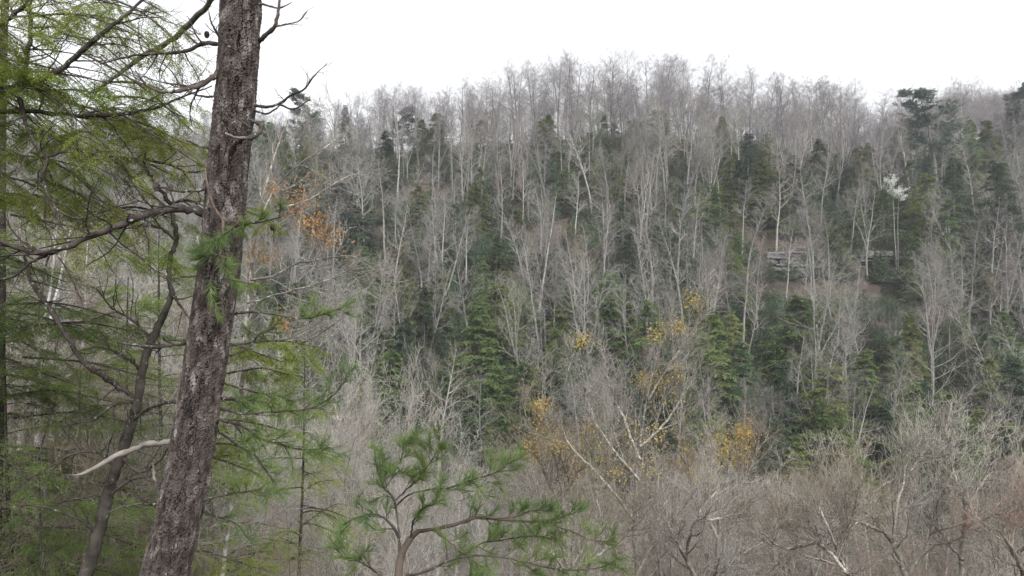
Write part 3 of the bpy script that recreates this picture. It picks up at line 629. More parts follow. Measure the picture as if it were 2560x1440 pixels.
def bark_trunk(path, A, NL, parent, plate=(.036, .072), amp=.018, seed=1):
    P, R = path; K = len(P)
    seg = np.concatenate([[0], np.cumsum(np.linalg.norm(np.diff(P, axis=0), axis=1))]); L = seg[-1]
    s = np.linspace(0, L, NL); PP = np.stack([np.interp(s, seg, P[:, k]) for k in range(3)], 1); RR = np.interp(s, seg, R)
    T = nrm(np.gradient(PP, axis=0)); A1 = nrm(np.cross(T, np.array([0, 1., 0]))); B1 = np.cross(T, A1)
    th = np.arange(A)/A*2*np.pi; TH, SS = np.meshgrid(th, s, indexing='ij')
    w1, w2, w3 = wnoise(seed, 26), wnoise(seed+1, 30), wnoise(seed+2, 90)
    cx, cy = np.cos(TH)*.11, np.sin(TH)*.11
    def n3(sd, kh, kv, K=22):                        # smooth random field on the bole, wave numbers per metre around and along
        r = np.random.RandomState(sd); o = 0
        X3, Y3 = np.cos(TH)*RR[None]*1.0, np.sin(TH)*RR[None]*1.0
        for _i in range(K):
            a = r.randn(3)*np.array([kh, kh, kv]); o = o+np.sin(a[0]*X3+a[1]*Y3+a[2]*SS+r.rand()*6.28)
        return o/math.sqrt(K/2)
    wa = n3(seed+1, 55, 30); X_ = n3(seed+2, 70, 26)
    g1 = n3(seed+3, 70, 26)+.35*n3(seed+4, 260, 110)+.18*n3(seed+5, 600, 300)      # plate relief
    fur = np.abs(n3(seed+6, 75, 15)+.45*n3(seed+7, 190, 70)+.2*n3(seed+8, 450, 260)); fur2 = np.abs(n3(seed+9, 60, 48)+.4*n3(seed+10, 230, 150))
    crack = smooth(.02, .30, fur)*(.45+.55*smooth(.0, .20, fur2))
    q = g1*1.9; st = np.floor(q); fr_ = q-st; terr = (st+smooth(.0, .22, fr_))/3.0                      # flakes lie in steps
    edge = 1-smooth(.0, .25, fr_)
    hgt = crack*(.75+.22*terr)+.08*n3(seed+11, 500, 400)*crack
    low = w1(cx*.4, SS*.25)                          # slow swelling of the bole
    rad = RR[None, :]*(1+.02*low)+amp*(hgt-.5)
    V3 = PP[None]+rad[..., None]*(np.cos(TH)[..., None]*A1[None]+np.sin(TH)[..., None]*B1[None])
    i, j = np.meshgrid(np.arange(A), np.arange(NL-1), indexing='ij'); i2 = (i+1) % A
    mb = MB(); mb.quads(V3.reshape(-1, 3), np.stack([i*NL+j, i*NL+j+1, i2*NL+j+1, i2*NL+j], -1).reshape(-1, 4)[:, ::-1], 0, False)
    me = mb.mesh('trunk', [M['pine_bark']])
    tone = n3(seed+12, 80, 38)+.35*n3(seed+13, 400, 240)
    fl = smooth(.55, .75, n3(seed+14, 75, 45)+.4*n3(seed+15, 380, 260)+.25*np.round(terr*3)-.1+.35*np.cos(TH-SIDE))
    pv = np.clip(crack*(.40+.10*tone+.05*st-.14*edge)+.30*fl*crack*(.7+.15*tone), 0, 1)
    at = me.attributes.new('plate', 'FLOAT', 'POINT'); at.data.foreach_set('value', pv.astype(np.float32).ravel())
    return link('trunk', me, parent)
SIDE = 0.0
PD = 4.5
pine_pts = [(300, 1800, PD, 158), (345, 1650, PD, 136), (410, 1440, PD, 117), (446, 1300, PD, 113), (483, 1100, PD, 106), (514, 900, PD, 104), (541, 720, PD, 101), (556, 600, PD, 101), (572, 400, PD, 100), (592, 200, PD, 100), (603, 0, PD, 98), (616, -300, PD, 92), (640, -800, PD+.1, 80), (660, -1500, PD+.3, 60)]
P, R = px_path(pine_pts, 120); R = R*.94; base = P[0].copy()
pine = empty('pine_tree', 'big leaning pine trunk with flaking reddish brown bark in the left foreground', 'pine tree', tuple(base))
def at_pine(o): o.location = -Vector(base); return o
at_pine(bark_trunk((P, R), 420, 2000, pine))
rs = np.random.RandomState(77)
def branch(parent, off, pts, mat, twig=None, needle=None, seed=0, name='branch', K=22, S=7, label=None, nmat='pine_needle', knob=.10):
    """one traced bough: bark, side twigs grown from it, and its needles"""
    rs = np.random.RandomState(seed+500); P, R = px_path(pts, K)
    P = P+rs.randn(K, 3)*R[:, None]*.22*(np.arange(K)[:, None] > 0)
    R = R*(1+knob*rs.randn(K)); mb = MB(); mb.tube(P[None], R[None], S, 0); nb = None
    mb.tube(P[None, -2:][:, :, :]+np.array([0, 0, 0]), np.stack([R[-1:], R[-1:]*.3], 1), S, 0)
    shoots = []
    if twig:
        n, L, t0, ang = twig[:4]; S_, D, t, rad, pi = spawn(rs, P[None], R[None], n, t0, 1, ang, 14)
        P1, R1 = level(rs, S_, D, L*(.5+.8*rs.rand(n)), np.clip(rad*.5, .0012, .006), 9, .16, twig[4] if len(twig) > 4 else .15, .3); mb.tube(P1, R1, 4, 0)
        S_, D, t, rad, pi = spawn(rs, P1, R1, 4, .2, 1, 45, 14)
        P2, R2 = level(rs, S_, D, L*.4*(.5+.8*rs.rand(len(S_))), np.maximum(rad*.6, .0009), 6, .16, .2, .4); mb.tube(P2, R2, 3, 0)
        shoots = [P1, P2]
    o = link(name, mb.mesh(name, [M[mat]]), parent); o.location = -Vector(off)
    if label: o['label'] = label
    if needle:
        nb = MB(); n, nl, t0 = needle
        if shoots:
            pine_needles(nb, rs, shoots[0], int(n*.75), nl*1.35, .0021, 0, 34, .3); pine_needles(nb, rs, shoots[1], int(n*.35), nl*1.3, .0021, 0, 34, .3)
        pine_needles(nb, rs, P[None], n*2, nl*1.15, .0023, 0, 38, t0)
        q = link('needles', nb.mesh('needles', [M[nmat]]), o)
    return o
d = PD
def pb(*a, **k): return branch(pine, base, *a, **k)
pb([(512, 533, d, 26), (470, 526, d-.05, 22), (420, 524, d-.1, 20), (370, 536, d-.1, 18), (310, 562, d-.15, 17), (250, 580, d-.2, 16), (190, 608, d-.3, 15), (130, 630, d-.35, 14), (70, 628, d-.4, 13), (0, 606, d-.5, 11), (-90, 590, d-.6, 9)], 'branch_near', (26, .38, .1, 60, .1), seed=1, K=40)
pb([(135, 630, d-.35, 11), (80, 655, d-.3, 8), (35, 690, d-.3, 7), (-30, 705, d-.3, 5)], 'branch_near', (8, .3, .2, 50), seed=2)
pb([(552, 155, d, 17), (535, 190, d-.1, 15), (500, 212, d-.2, 13), (450, 226, d-.25, 11), (400, 229, d-.3, 8), (365, 210, d-.3, 6), (340, 178, d-.3, 4)], 'branch_near', (12, .28, .2, 50), seed=3, K=28)
pb([(555, 112, d, 11), (510, 108, d+.1, 10), (465, 127, d+.15, 9), (410, 133, d+.2, 8), (340, 138, d+.25, 6), (250, 160, d+.3, 4)], 'branch_near', (12, .26, .15, 50), seed=4, K=28)
pb([(588, 125, d-.13, 6), (555, 100, d-.16, 6), (530, 60, d-.2, 5), (522, 30, d-.2, 3)], 'branch_near', (4, .12, .3, 50), seed=5)
pb([(565, -40, d+.3, 16), (520, 15, d+1, 14), (470, 62, d+1.4, 14), (415, 108, d+1.8, 13), (345, 148, d+2.2, 12), (300, 182, d+2.4, 10), (240, 228, d+2.6, 8)], 'branch_dead', (8, .5, .3, 45), seed=6, label='long pale tan bough slanting down behind the trunk', K=26)
pb([(515, 455, d-.02, 9), (505, 474, d-.1, 8), (470, 478, d-.15, 7), (432, 476, d-.2, 5), (405, 468, d-.2, 4)], 'branch_near', (5, .15, .3, 50), seed=7)
pb([(525, 370, d, 7), (500, 366, d, 6), (470, 352, d, 4)], 'branch_near', None, seed=8)
pb([(532, 242, d, 6), (500, 240, d, 5), (465, 225, d, 4), (440, 205, d, 3)], 'branch_near', (5, .18, .2, 50), seed=9)
pb([(478, 856, d, 12), (440, 860, d-.1, 10), (385, 868, d-.2, 9), (335, 862, d-.3, 7), (290, 856, d-.3, 4)], 'branch_near', (9, .22, .2, 50), seed=10)
pb([(440, 1104, d, 17), (400, 1108, d-.05, 14), (350, 1118, d-.1, 14), (305, 1134, d-.15, 14), (260, 1156, d-.2, 12), (215, 1180, d-.25, 10), (188, 1190, d-.25, 5)], 'branch_dead', (3, .07, .85, 30), seed=11, label='pale barkless broken branch stub', K=24, S=9)
pb([(400, 1245, d, 9), (388, 1205, d-.05, 8), (384, 1180, d-.05, 7), (382, 1155, d-.05, 3)], 'branch_dead', None, seed=12, label='short pale upright dead twig')
pb([(400, 1262, d, 8), (350, 1260, d-.1, 6), (305, 1268, d-.1, 5), (270, 1282, d-.1, 3)], 'branch_near', (5, .16, .2, 50), seed=13)
pb([(452, 1005, d, 9), (410, 1008, d+.2, 8), (365, 1025, d+.5, 8), (335, 1050, d+.8, 7)], 'branch_near', (5, .2, .2, 50), seed=14)
pb([(645, 105, d, 12), (668, 84, d-.05, 11), (688, 62, d-.1, 9), (697, 20, d-.1, 7), (700, -40, d-.1, 5)], 'branch_near', None, seed=15)
pb([(690, 66, d-.1, 6), (720, 60, d-.1, 4), (748, 52, d-.1, 3), (768, 28, d-.1, 2)], 'branch_near', (3, .1, .3, 45), seed=16)
pb([(640, 8, d, 6), (670, 14, d, 5), (698, 20, d, 4), (730, 6, d, 2)], 'branch_near', None, seed=17)
pb([(636, 264, d, 9), (675, 266, d-.1, 7), (704, 256, d-.1, 7), (728, 238, d-.15, 6), (762, 222, d-.2, 5), (785, 190, d-.2, 3.5), (818, 158, d-.2, 1.6)], 'branch_near', (9, .12, .3, 50), seed=18, K=26)
pb([(700, 262, d-.1, 5), (735, 272, d-.1, 4), (775, 248, d-.1, 2.5)], 'branch_near', None, seed=19)
pb([(634, 276, d, 6), (665, 284, d-.1, 5), (690, 272, d-.1, 4), (704, 256, d-.1, 3)], 'branch_near', None, seed=20)
pb([(578, 385, d-.12, 17), (588, 358, d-.18, 15), (615, 346, d-.22, 13), (642, 336, d-.2, 12), (654, 320, d-.18, 11), (643, 307, d-.15, 10), (622, 300, d-.13, 7)], 'branch_near', None, seed=21, K=26, S=9, label='curled broken stub', knob=.16)
pb([(618, 345, d-.22, 8), (592, 344, d-.25, 6), (562, 332, d-.26, 5)], 'branch_dead', None, seed=22)
pb([(626, 320, d-.2, 6), (600, 300, d-.2, 4), (572, 281, d-.2, 2)], 'branch_near', None, seed=23)
pb([(512, 420, d-.08, 4), (520, 470, d-.15, 6), (536, 520, d-.18, 7), (556, 550, d-.18, 8), (556, 590, d-.2, 6), (549, 640, d-.22, 5)], 'branch_brown', None, seed=24, label='hanging reddish twig')
pb([(598, 545, d-.1, 14), (606, 556, d-.14, 10), (640, 556, d-.2, 6), (700, 544, d-.25, 3)], 'branch_near', (5, .07, .2, 40), (34, .065, .2), seed=25)
pb([(600, 552, d-.14, 8), (575, 575, d-.2, 5), (535, 598, d-.25, 3)], 'branch_near', (3, .06, .3, 40), (30, .06, .2), seed=26)
pb([(549, 636, d-.2, 6), (520, 640, d-.22, 4), (495, 648, d-.24, 3)], 'branch_near', (4, .06, .2, 45), (34, .065, 0), seed=27)
pb([(549, 636, d-.2, 5), (560, 670, d-.22, 4), (575, 690, d-.24, 3)], 'branch_near', (2, .05, .3, 40), (34, .065, 0), seed=28)
pb([(528, 690, d-.12, 4), (527, 720, d-.2, 4), (530, 752, d-.22, 3)], 'branch_near', None, (38, .075, .1), seed=29)
pb([(530, 748, d-.2, 5), (540, 770, d-.24, 3), (548, 790, d-.24, 3)], 'branch_near', None, (26, .06, .2), seed=30)
pb([(588, 784, d, 8), (640, 780, d-.1, 6), (700, 788, d-.1, 5), (755, 796, d-.1, 5), (800, 788, d-.1, 4), (856, 770, d-.1, 3)], 'branch_near', (9, .09, .45, 35), (26, .05, .6), seed=31, K=26)
pb([(560, 957, d, 7), (605, 972, d+.1, 6), (650, 980, d+.1, 5), (700, 992, d+.1, 4), (735, 1005, d+.1, 3)], 'branch_near', (9, .12, .2, 40), (24, .055, .4), seed=32)
pb([(552, 996, d, 9), (585, 998, d+.1, 8), (610, 1012, d+.15, 5)], 'branch_near', (4, .1, .3, 45), (24, .055, .4), seed=33)
pb([(548, 1020, d, 8), (610, 1034, d+.1, 6), (680, 1030, d+.1, 5), (770, 1022, d+.1, 4.5), (825, 995, d+.1, 4), (868, 948, d+.1, 3)], 'branch_near', (14, .13, .15, 38), (24, .05, .45), seed=34, K=28)
pb([(540, 1048, d, 9), (600, 1062, d+.1, 7), (650, 1096, d+.1, 6), (700, 1110, d+.15, 5), (760, 1125, d+.15, 4), (825, 1118, d+.15, 3)], 'branch_near', (17, .16, .12, 42), (26, .055, .3), seed=35, K=28)
pb([(545, 1075, d, 7), (590, 1110, d+.1, 6), (640, 1140, d+.1, 5), (668, 1180, d+.1, 4), (690, 1210, d+.1, 3)], 'branch_near', (12, .14, .15, 42), (26, .055, .3), seed=36)
pb([(508, 1250, d, 8), (560, 1238, d+.1, 6), (610, 1230, d+.1, 5), (650, 1225, d+.1, 4)], 'branch_near', (9, .12, .2, 42), (22, .05, .4), seed=37)
pb([(505, 1280, d, 6), (540, 1290, d+.1, 5), (590, 1310, d+.1, 4), (620, 1345, d+.1, 3)], 'branch_near', (7, .12, .2, 42), (20, .05, .4), seed=38)
pb([(575, 890, d, 6), (620, 870, d+.1, 5), (650, 835, d+.1, 4), (690, 820, d+.1, 3)], 'branch_near', (7, .10, .3, 42), (22, .05, .4), seed=39)
# cones hanging on the dead twigs
def cone(px, py, dd, parent, off, L=.055, seed=0):
    rs = np.random.RandomState(seed); n = 90; t = (np.arange(n)+.5)/n; th = t*n*2.399; r = (.013 if L > .05 else .008)*np.sin(np.pi*np.clip(t*.85+.12, 0, 1))**.8
    C0 = W(px, py, dd); P = C0+np.stack([np.cos(th)*r, np.sin(th)*r, -t*L], 1); D = nrm(np.stack([np.cos(th), np.sin(th), np.full(n, -.5)], 1)); Sd = nrm(np.cross(D, UP))
    mb = MB(); mb.blades(P*1.0-D*.004, D, Sd, .013, .015, 0); ax = np.stack([C0, C0-UP*L*.5, C0-UP*L])[None]; mb.tube(ax, np.array([[.004, .010, .003]])*(1 if L > .05 else .6), 8, 0)
    o = link('cone', mb.mesh('cone', [M['cone']]), parent); o.location = -Vector(off)
for k, (cx_, cy_) in enumerate([(390, 452), (427, 462), (517, 78), (681, 560)]): cone(cx_, cy_, d-.15, pine, base, .055 if k < 1 else .034, k)

# ------------------------------------------------------------------ second, thinner dark tree behind it
sp = [(150, 1640, 6.2, 46), (180, 1540, 6.2, 40), (215, 1440, 6.2, 35), (245, 1335, 6.2, 31), (268, 1240, 6.2, 29), (292, 1165, 6.2, 27), (320, 1088, 6.2, 25), (345, 1005, 6.2, 22), (355, 930, 6.2, 20), (380, 850, 6.2, 20), (408, 790, 6.2, 17), (428, 735, 6.2, 14), (422, 690, 6.2, 13), (426, 640, 6.2, 12), (440, 600, 6.2, 12), (436, 560, 6.2, 11), (425, 510, 6.2, 11), (395, 465, 6.2, 9), (370, 430, 6.2, 8), (360, 398, 6.2, 6), (372, 372, 6.2, 4)]
P, R = px_path(sp, 130); sb = P[0].copy()
s2 = empty('leaning_tree', 'thin dark crooked tree leaning behind the big pine trunk', 'tree', tuple(sb)); 
rs = np.random.RandomState(3); mb = MB(); mb.tube((P+rs.randn(*P.shape)*.004)[None], (R*(1+.07*rs.randn(len(R))))[None], 14, 0); o = link('trunk', mb.mesh('trunk', [M['second_bark']]), s2); o.location = -Vector(sb)
for k, (pts, tw) in enumerate([([(430, 735), (455, 770), (475, 800)], 4), ([(355, 930), (330, 905), (290, 880), (240, 868), (190, 880)], 9), ([(300, 1140), (350, 1180), (400, 1150), (420, 1120)], 5), ([(268, 1240), (330, 1200), (380, 1190)], 5), ([(380, 850), (330, 800), (280, 770), (240, 720)], 9),
                               ([(425, 510), (470, 500), (520, 520)], 5), ([(360, 398), (420, 410), (470, 430), (520, 425)], 7), ([(345, 1005), (290, 1010), (230, 1050), (170, 1060)], 9), ([(440, 600), (400, 570), (330, 560), (290, 530)], 8), ([(245, 1335), (200, 1300), (120, 1270), (40, 1260)], 8), ([(292, 1165), (240, 1130), (170, 1140), (90, 1190)], 9)]):
    branch(s2, sb, [(a, b, 6.2-.1*i, 9-6*i/(len(pts)-1)) for i, (a, b) in enumerate(pts)], 'branch_near', (tw, .35, .15, 50), seed=60+k)
branch(s2, sb, [(60, 640, 6.0, 8), (85, 715, 6.0, 10), (130, 780, 6.0, 12), (165, 838, 6.0, 13), (205, 900, 6.0, 14), (255, 935, 6.1, 15), (298, 968, 6.2, 15), (345, 1000, 6.2, 10)], 'branch_near', (10, .3, .1, 50), seed=80, label='diagonal lichen-spotted limb', K=30)

# ------------------------------------------------------------------ hemlock filling the upper left
hb = np.array([-4.6, 6.2, float(terrain(-4.6, 6.2))])
hem = empty('hemlock_tree', 'close hemlock with feathery yellow-green drooping sprays at the upper left', 'hemlock', tuple(hb))
mb = MB(); P, R = level(np.random.RandomState(4), hb[None]-[[0, 0, .3]], np.array([[.02, 0, 1.]]), np.array([10.]), np.array([.15]), 30, .01, 0, .3); mb.tube(P, R, 14); o = link('trunk', mb.mesh('trunk', [M['second_bark']]), hem); o.location = -Vector(hb)
def sprays(seed, P, R, nb, Lb, nt, Lt, mat, parent, off, nl=.018, nw=.0050, droop=-.35, t0=.3, ns=6, kn=(15, 9), barkm='branch_near', name='branch', sub='foliage', sc=1.0):
    rs = np.random.RandomState(seed); mb = MB(); fb = MB(); mb.tube(P, R, 7, 0)
    S, D, t, rad, pi = spawn(rs, P, R, nb, t0, 1, 50, 10, planar=True)
    L1 = Lb*(1.15-.6*t)*(.6+.6*rs.rand(len(S)))
    P1, R1 = level(rs, S, D, L1, np.clip(rad*.5, .0012, .006), 10, .10, droop, .3); mb.tube(P1, R1, 4, 0)
    S, D, t, rad, pi = spawn(rs, P1, R1, nt, .12, 1, 50, 8, planar=True)
    L2 = Lt*(1.2-.7*t)*(.6+.6*rs.rand(len(S)))
    P2, R2 = level(rs, S, D, L2, np.maximum(rad*.45, .0008), 6, .09, droop*.9, .4); mb.tube(P2, R2, 3, 0)
    S, D, t, rad, pi = spawn(rs, P2, R2, ns, .1, 1, 48, 8, planar=True)
    P3, R3 = level(rs, S, D, L2[pi]*.42*(1.1-.6*t)*(.6+.6*rs.rand(len(S)))+.015, np.full(len(S), .0006), 4, .06, droop*.5, .4)
    flat_needles(fb, rs, P2, kn[0], nl, nw, 0, .1); flat_needles(fb, rs, P3, kn[1], nl*.95, nw, 0, 0)
    o = link(name, mb.mesh(name, [M[barkm]]), parent); o.location = -Vector(off)
    q = link(sub, fb.mesh(sub, [M[mat]]), o)
# limbs seen dark against the sky and the leaves
limbs = [[(-260, 300, 6.2, 30), (-60, 250, 5.6, 24), (40, 215, 5.3, 20), (120, 192, 5.1, 17), (185, 145, 5.0, 14), (250, 88, 4.9, 12), (310, 40, 4.9, 9), (380, -20, 4.9, 6)],
         [(-260, 330, 6.2, 22), (-60, 285, 5.8, 14), (60, 278, 5.6, 12), (180, 288, 5.5, 11), (280, 288, 5.4, 9), (380, 272, 5.4, 7), (450, 245, 5.3, 5), (530, 215, 5.3, 3)],
         [(-260, 200, 6.2, 22), (-80, 120, 5.6, 18), (0, 62, 5.4, 16), (50, 25, 5.3, 12), (110, -30, 5.2, 8)],
         [(-260, 420, 6.2, 18), (-60, 250, 5.6, 12), (40, 235, 5.3, 9), (62, 300, 5.2, 9), (85, 355, 5.1, 9), (117, 392, 5.0, 9), (108, 440, 5.0, 9), (122, 490, 5.0, 8), (150, 530, 5.0, 7), (200, 545, 5.0, 5), (280, 520, 5.0, 4), (360, 500, 5.0, 3)],
         [(117, 392, 5.0, 7), (160, 380, 5.0, 6), (220, 380, 5.0, 6), (270, 405, 5.0, 5), (330, 450, 5.0, 3)],
         [(60, 215, 5.3, 13), (66, 150, 5.3, 12), (76, 80, 5.2, 11), (72, -40, 5.2, 9)]]
for k, l in enumerate(limbs):
    branch(hem, hb, l, 'branch_near', (14, .45, .25, 48, -.2), seed=120+k, K=34, name='limb')
rs = np.random.RandomState(42)
targets = [(rs.uniform(0, 400), rs.uniform(150, 520)) for _ in range(10)]+[(60, 60), (150, 30), (250, 20), (330, 10), (40, 170), (200, 90), (320, 90), (120, 250), (230, 200), (330, 190), (40, 330), (160, 330), (270, 310), (380, 290), (450, 300), (480, 360), (90, 430), (200, 430), (320, 400), (420, 380), (500, 330), (250, 500), (360, 470), (170, 520), (300, 560), (380, 600), (440, 560), (400, 120), (420, 30), (470, 130), (30, 250), (500, 400), (340, 640), (440, 230), (20, 100), (100, 130), (380, 340), (300, 250), (60, 500), (450, 450)]
for k, (tx, ty) in enumerate(targets):
    dd = rs.uniform(4.9, 7.2); L = rs.uniform(.5, 1.15)
    ex, ey = tx+rs.uniform(-15, 25), ty+rs.uniform(-10, 20)
    L_px = L*F/dd; a = rs.uniform(.10, .75); sx, sy = ex-L_px*math.cos(a), ey-L_px*math.sin(a)*.9
    P, R = px_path([(sx, sy, dd+rs.uniform(-.2, .9), 6), ((sx+ex)/2, (sy+ey)/2-14-12*rs.rand(), dd+.1, 5), (ex, ey, dd-rs.uniform(0, .5), 2)], 14)
    dens = .6 if ty < 260 and tx > 230 else 1.1
    sprays(200+k, P[None], R[None], int(8*dens)+2, .42, 10, .17, 'hem_near', hem, hb, droop=-.38, t0=.12)

# ------------------------------------------------------------------ smaller hemlocks at the lower left and mid-distance
def near_hemlock(seed, H=5.5, r0=1.9, nb=64, mat='hem_low'):
    rs = np.random.RandomState(seed); tr = MB(); cr = MB()
    P, R = level(rs, np.array([[0, 0, -.4]]), np.array([[.02, .01, 1.]]), np.array([H]), np.array([H*.009]), 16, .015, 0, .1); tr.tube(P, R, 8)
    S, D, t, rad, pi = spawn(rs, P, R, nb, .1, .98, 76, 8)
    L1 = r0*(1.05-t)**.8*(.6+.5*rs.rand(nb))+.12; P1, R1 = level(rs, S, D, L1, np.clip(rad*.4, .003, .014), 9, .06, -.3, .2); tr.tube(P1, R1, 4)
    S, D, t, rad, pi = spawn(rs, P1, R1, 12, .15, 1, 52, 8, planar=True); L2 = L1[pi]*(.42-.2*t)*(.6+.6*rs.rand(len(S)))+.06
    P2, R2 = level(rs, S, D, L2, np.maximum(rad*.5, .001), 6, .08, -.3, .3); tr.tube(P2, R2, 3)
    S, D, t, rad, pi = spawn(rs, P2, R2, 7, .1, 1, 48, 8, planar=True)
    P3, R3 = level(rs, S, D, L2[pi]*.42*(.6+.6*rs.rand(len(S)))+.03, np.full(len(S), .0009), 4, .06, -.2, .4)
    flat_needles(cr, rs, P3, 9, .026, .008); flat_needles(cr, rs, P2, 13, .028, .008)
    return tr.mesh('trunk', [M['second_bark']]), cr.mesh('crown', [M[mat]])
NH = [near_hemlock(1), near_hemlock(2, r0=1.6, nb=56)]
for (px, y, pt, v, mat, lab, wsc) in [(40, 8.0, 760, 0, 'hem_low', 'soft green young hemlock at the left edge beside brown twigs', 1.0), (330, 11.5, 690, 1, 'hem_low', 'light green young hemlock between the leaning tree and the big pine trunk', 1.0), (130, 6.6, 1170, 0, 'hem_low', 'low dense hemlock in the lower left corner', .9),
                              (480, 9.5, 1180, 1, 'hem_low', 'small hemlock behind the foot of the big pine trunk', .8), (610, 7.5, 1385, 1, 'hem_near', 'bright hemlock tip right of the foot of the big pine', .5), (880, 7.2, 1385, 0, 'hem_low', 'hemlock tip poking up at the bottom edge left of the pine sapling', .5),
                              (725, 16.0, 835, 0, 'hem_near', 'yellow-green hemlock right of the big pine trunk', .9), (560, 13.0, 900, 1, 'hem_near', 'yellow-green hemlock directly behind the big pine trunk', 1.0), (180, 10.5, 900, 1, 'hem_near', 'yellow-green hemlock behind the diagonal limb on the left', 1.0), (420, 13, 560, 0, 'hem_low', 'taller green hemlock just left of the big pine trunk', .9), (10, 15, 420, 1, 'hem_low', 'taller hemlock at the far left edge behind the branches', 1.3), (230, 18, 400, 0, 'hem_low', 'mid green hemlock behind the curved branches', 1.2)]:
    x = (px-1280)/F*y; z = float(terrain(x, y)); h = (720-pt)/F*y-z; s = h/5.1
    instance('young_hemlock', NH[v], lab, 'hemlock', (x, y, z), rnd.random()*6, (min(s, 1.5)*wsc, min(s, 1.5)*wsc, s), 'young hemlocks near the viewpoint', [[None], [M[mat]]])

lb_ = np.array([-5.6, 8.6, float(terrain(-5.6, 8.6))])
low = empty('hemlock_tree', 'hemlock with drooping soft green boughs down the lower left of the view', 'hemlock', tuple(lb_))
mb = MB(); P, R = level(np.random.RandomState(6), lb_[None]-[[0, 0, .3]], np.array([[.02, 0, 1.]]), np.array([9.]), np.array([.12]), 30, .01, 0, .2); mb.tube(P, R, 12); o = link('trunk', mb.mesh('trunk', [M['second_bark']]), low); o.location = -Vector(lb_)
rs = np.random.RandomState(43)
for k, (tx, ty) in enumerate([(300, 800), (380, 830), (230, 840), (120, 800), (60, 860), (40, 760), (160, 960), (260, 1000), (60, 980), (200, 1040), (350, 960), (60, 1180), (160, 1230), (40, 1280), (210, 1310), (100, 1360), (190, 1410), (300, 1350), (330, 1270), (30, 1400), (120, 1140), (420, 1300), (60, 660), (150, 700), (400, 1400), (260, 1160), (250, 1430), (330, 1060)]):
    dd = rs.uniform(6.6, 9.2); L = rs.uniform(.7, 1.4); ex, ey = tx+rs.uniform(0, 40), ty+rs.uniform(-10, 20); L_px = L*F/dd; a = rs.uniform(-.05, .45)
    sx, sy = ex-L_px*math.cos(a), ey-L_px*math.sin(a)*.9
    P, R = px_path([(sx, sy, dd+rs.uniform(-.2, .7), 6), ((sx+ex)/2, (sy+ey)/2-14-12*rs.rand(), dd+.1, 5), (ex, ey, dd-rs.uniform(0, .5), 2)], 14)
    sprays(400+k, P[None], R[None], 12, .5, 10, .2, 'hem_low', low, lb_, nl=.022, nw=.0065, droop=-.22, t0=.08)
rb = np.array([-2.9, 8.6, float(terrain(-2.9, 8.6))])
rt = empty('hemlock_tree', 'hemlock sprays showing yellow-green right behind the big pine trunk', 'hemlock', tuple(rb))
P, R = px_path([(380, 2100, 8.6, 24), (405, 1440, 8.6, 20), (480, 1100, 8.6, 17), (535, 760, 8.6, 12), (560, 560, 8.6, 7)], 30); rb = P[0].copy(); rt.location = Vector(rb); mb = MB(); mb.tube(P[None], R[None], 12); o = link('trunk', mb.mesh('trunk', [M['second_bark']]), rt); o.location = -Vector(rb)
for k, (tx, ty) in enumerate([(640, 1180), (690, 900), (770, 860), (720, 930), (640, 1000), (610, 870), (650, 1410), (600, 1120), (700, 1060), (620, 720), (660, 560)]):
    dd = rs.uniform(8, 9.4); L = rs.uniform(.7, 1.1); ex, ey = tx+rs.uniform(0, 30), ty+rs.uniform(-10, 20); L_px = L*F/dd; a = rs.uniform(-.1, .4)
    P, R = px_path([(ex-L_px*math.cos(a), ey-L_px*math.sin(a)*.9, dd+.2, 5), (ex-L_px*.45, ey-L_px*.25*math.sin(a)-16, dd+.1, 4), (ex, ey, dd-.2, 2)], 14)
    sprays(450+k, P[None], R[None], 9, .38, 9, .16, 'hem_near', rt, rb, nl=.022, nw=.0065, droop=-.25, t0=.1)

# white birches on the left
for (px, y, pt, w, k, lean, lab) in [(96, 13, 500, 1.0, 1, .02, 'white birch stem at the left, straightest of the group'), (130, 15, 560, .9, 4, .10, 'white birch leaning right beside the straight birch'), (25, 14, 450, .9, 0, -.02, 'white birch nearest the left edge of the view'), (262, 17, 520, .8, 1, .16, 'slanted white birch behind the thin leaning tree'), (175, 18, 480, .8, 4, .0, 'slim white birch between the others, farther back')]:
    x = (px-1280)/F*y; z = float(terrain(x, y)); h = (720-pt)/F*y-z; s = h/20
    instance('birch_tree', BARE[k], lab, 'birch', (x, y, z), rnd.random()*6, (s*1.2*w, s*1.2*w, s), 'white birches on the left slope', [[M['birch']], [M['trunk_dark'], M['twig_brown']]], (0, lean))
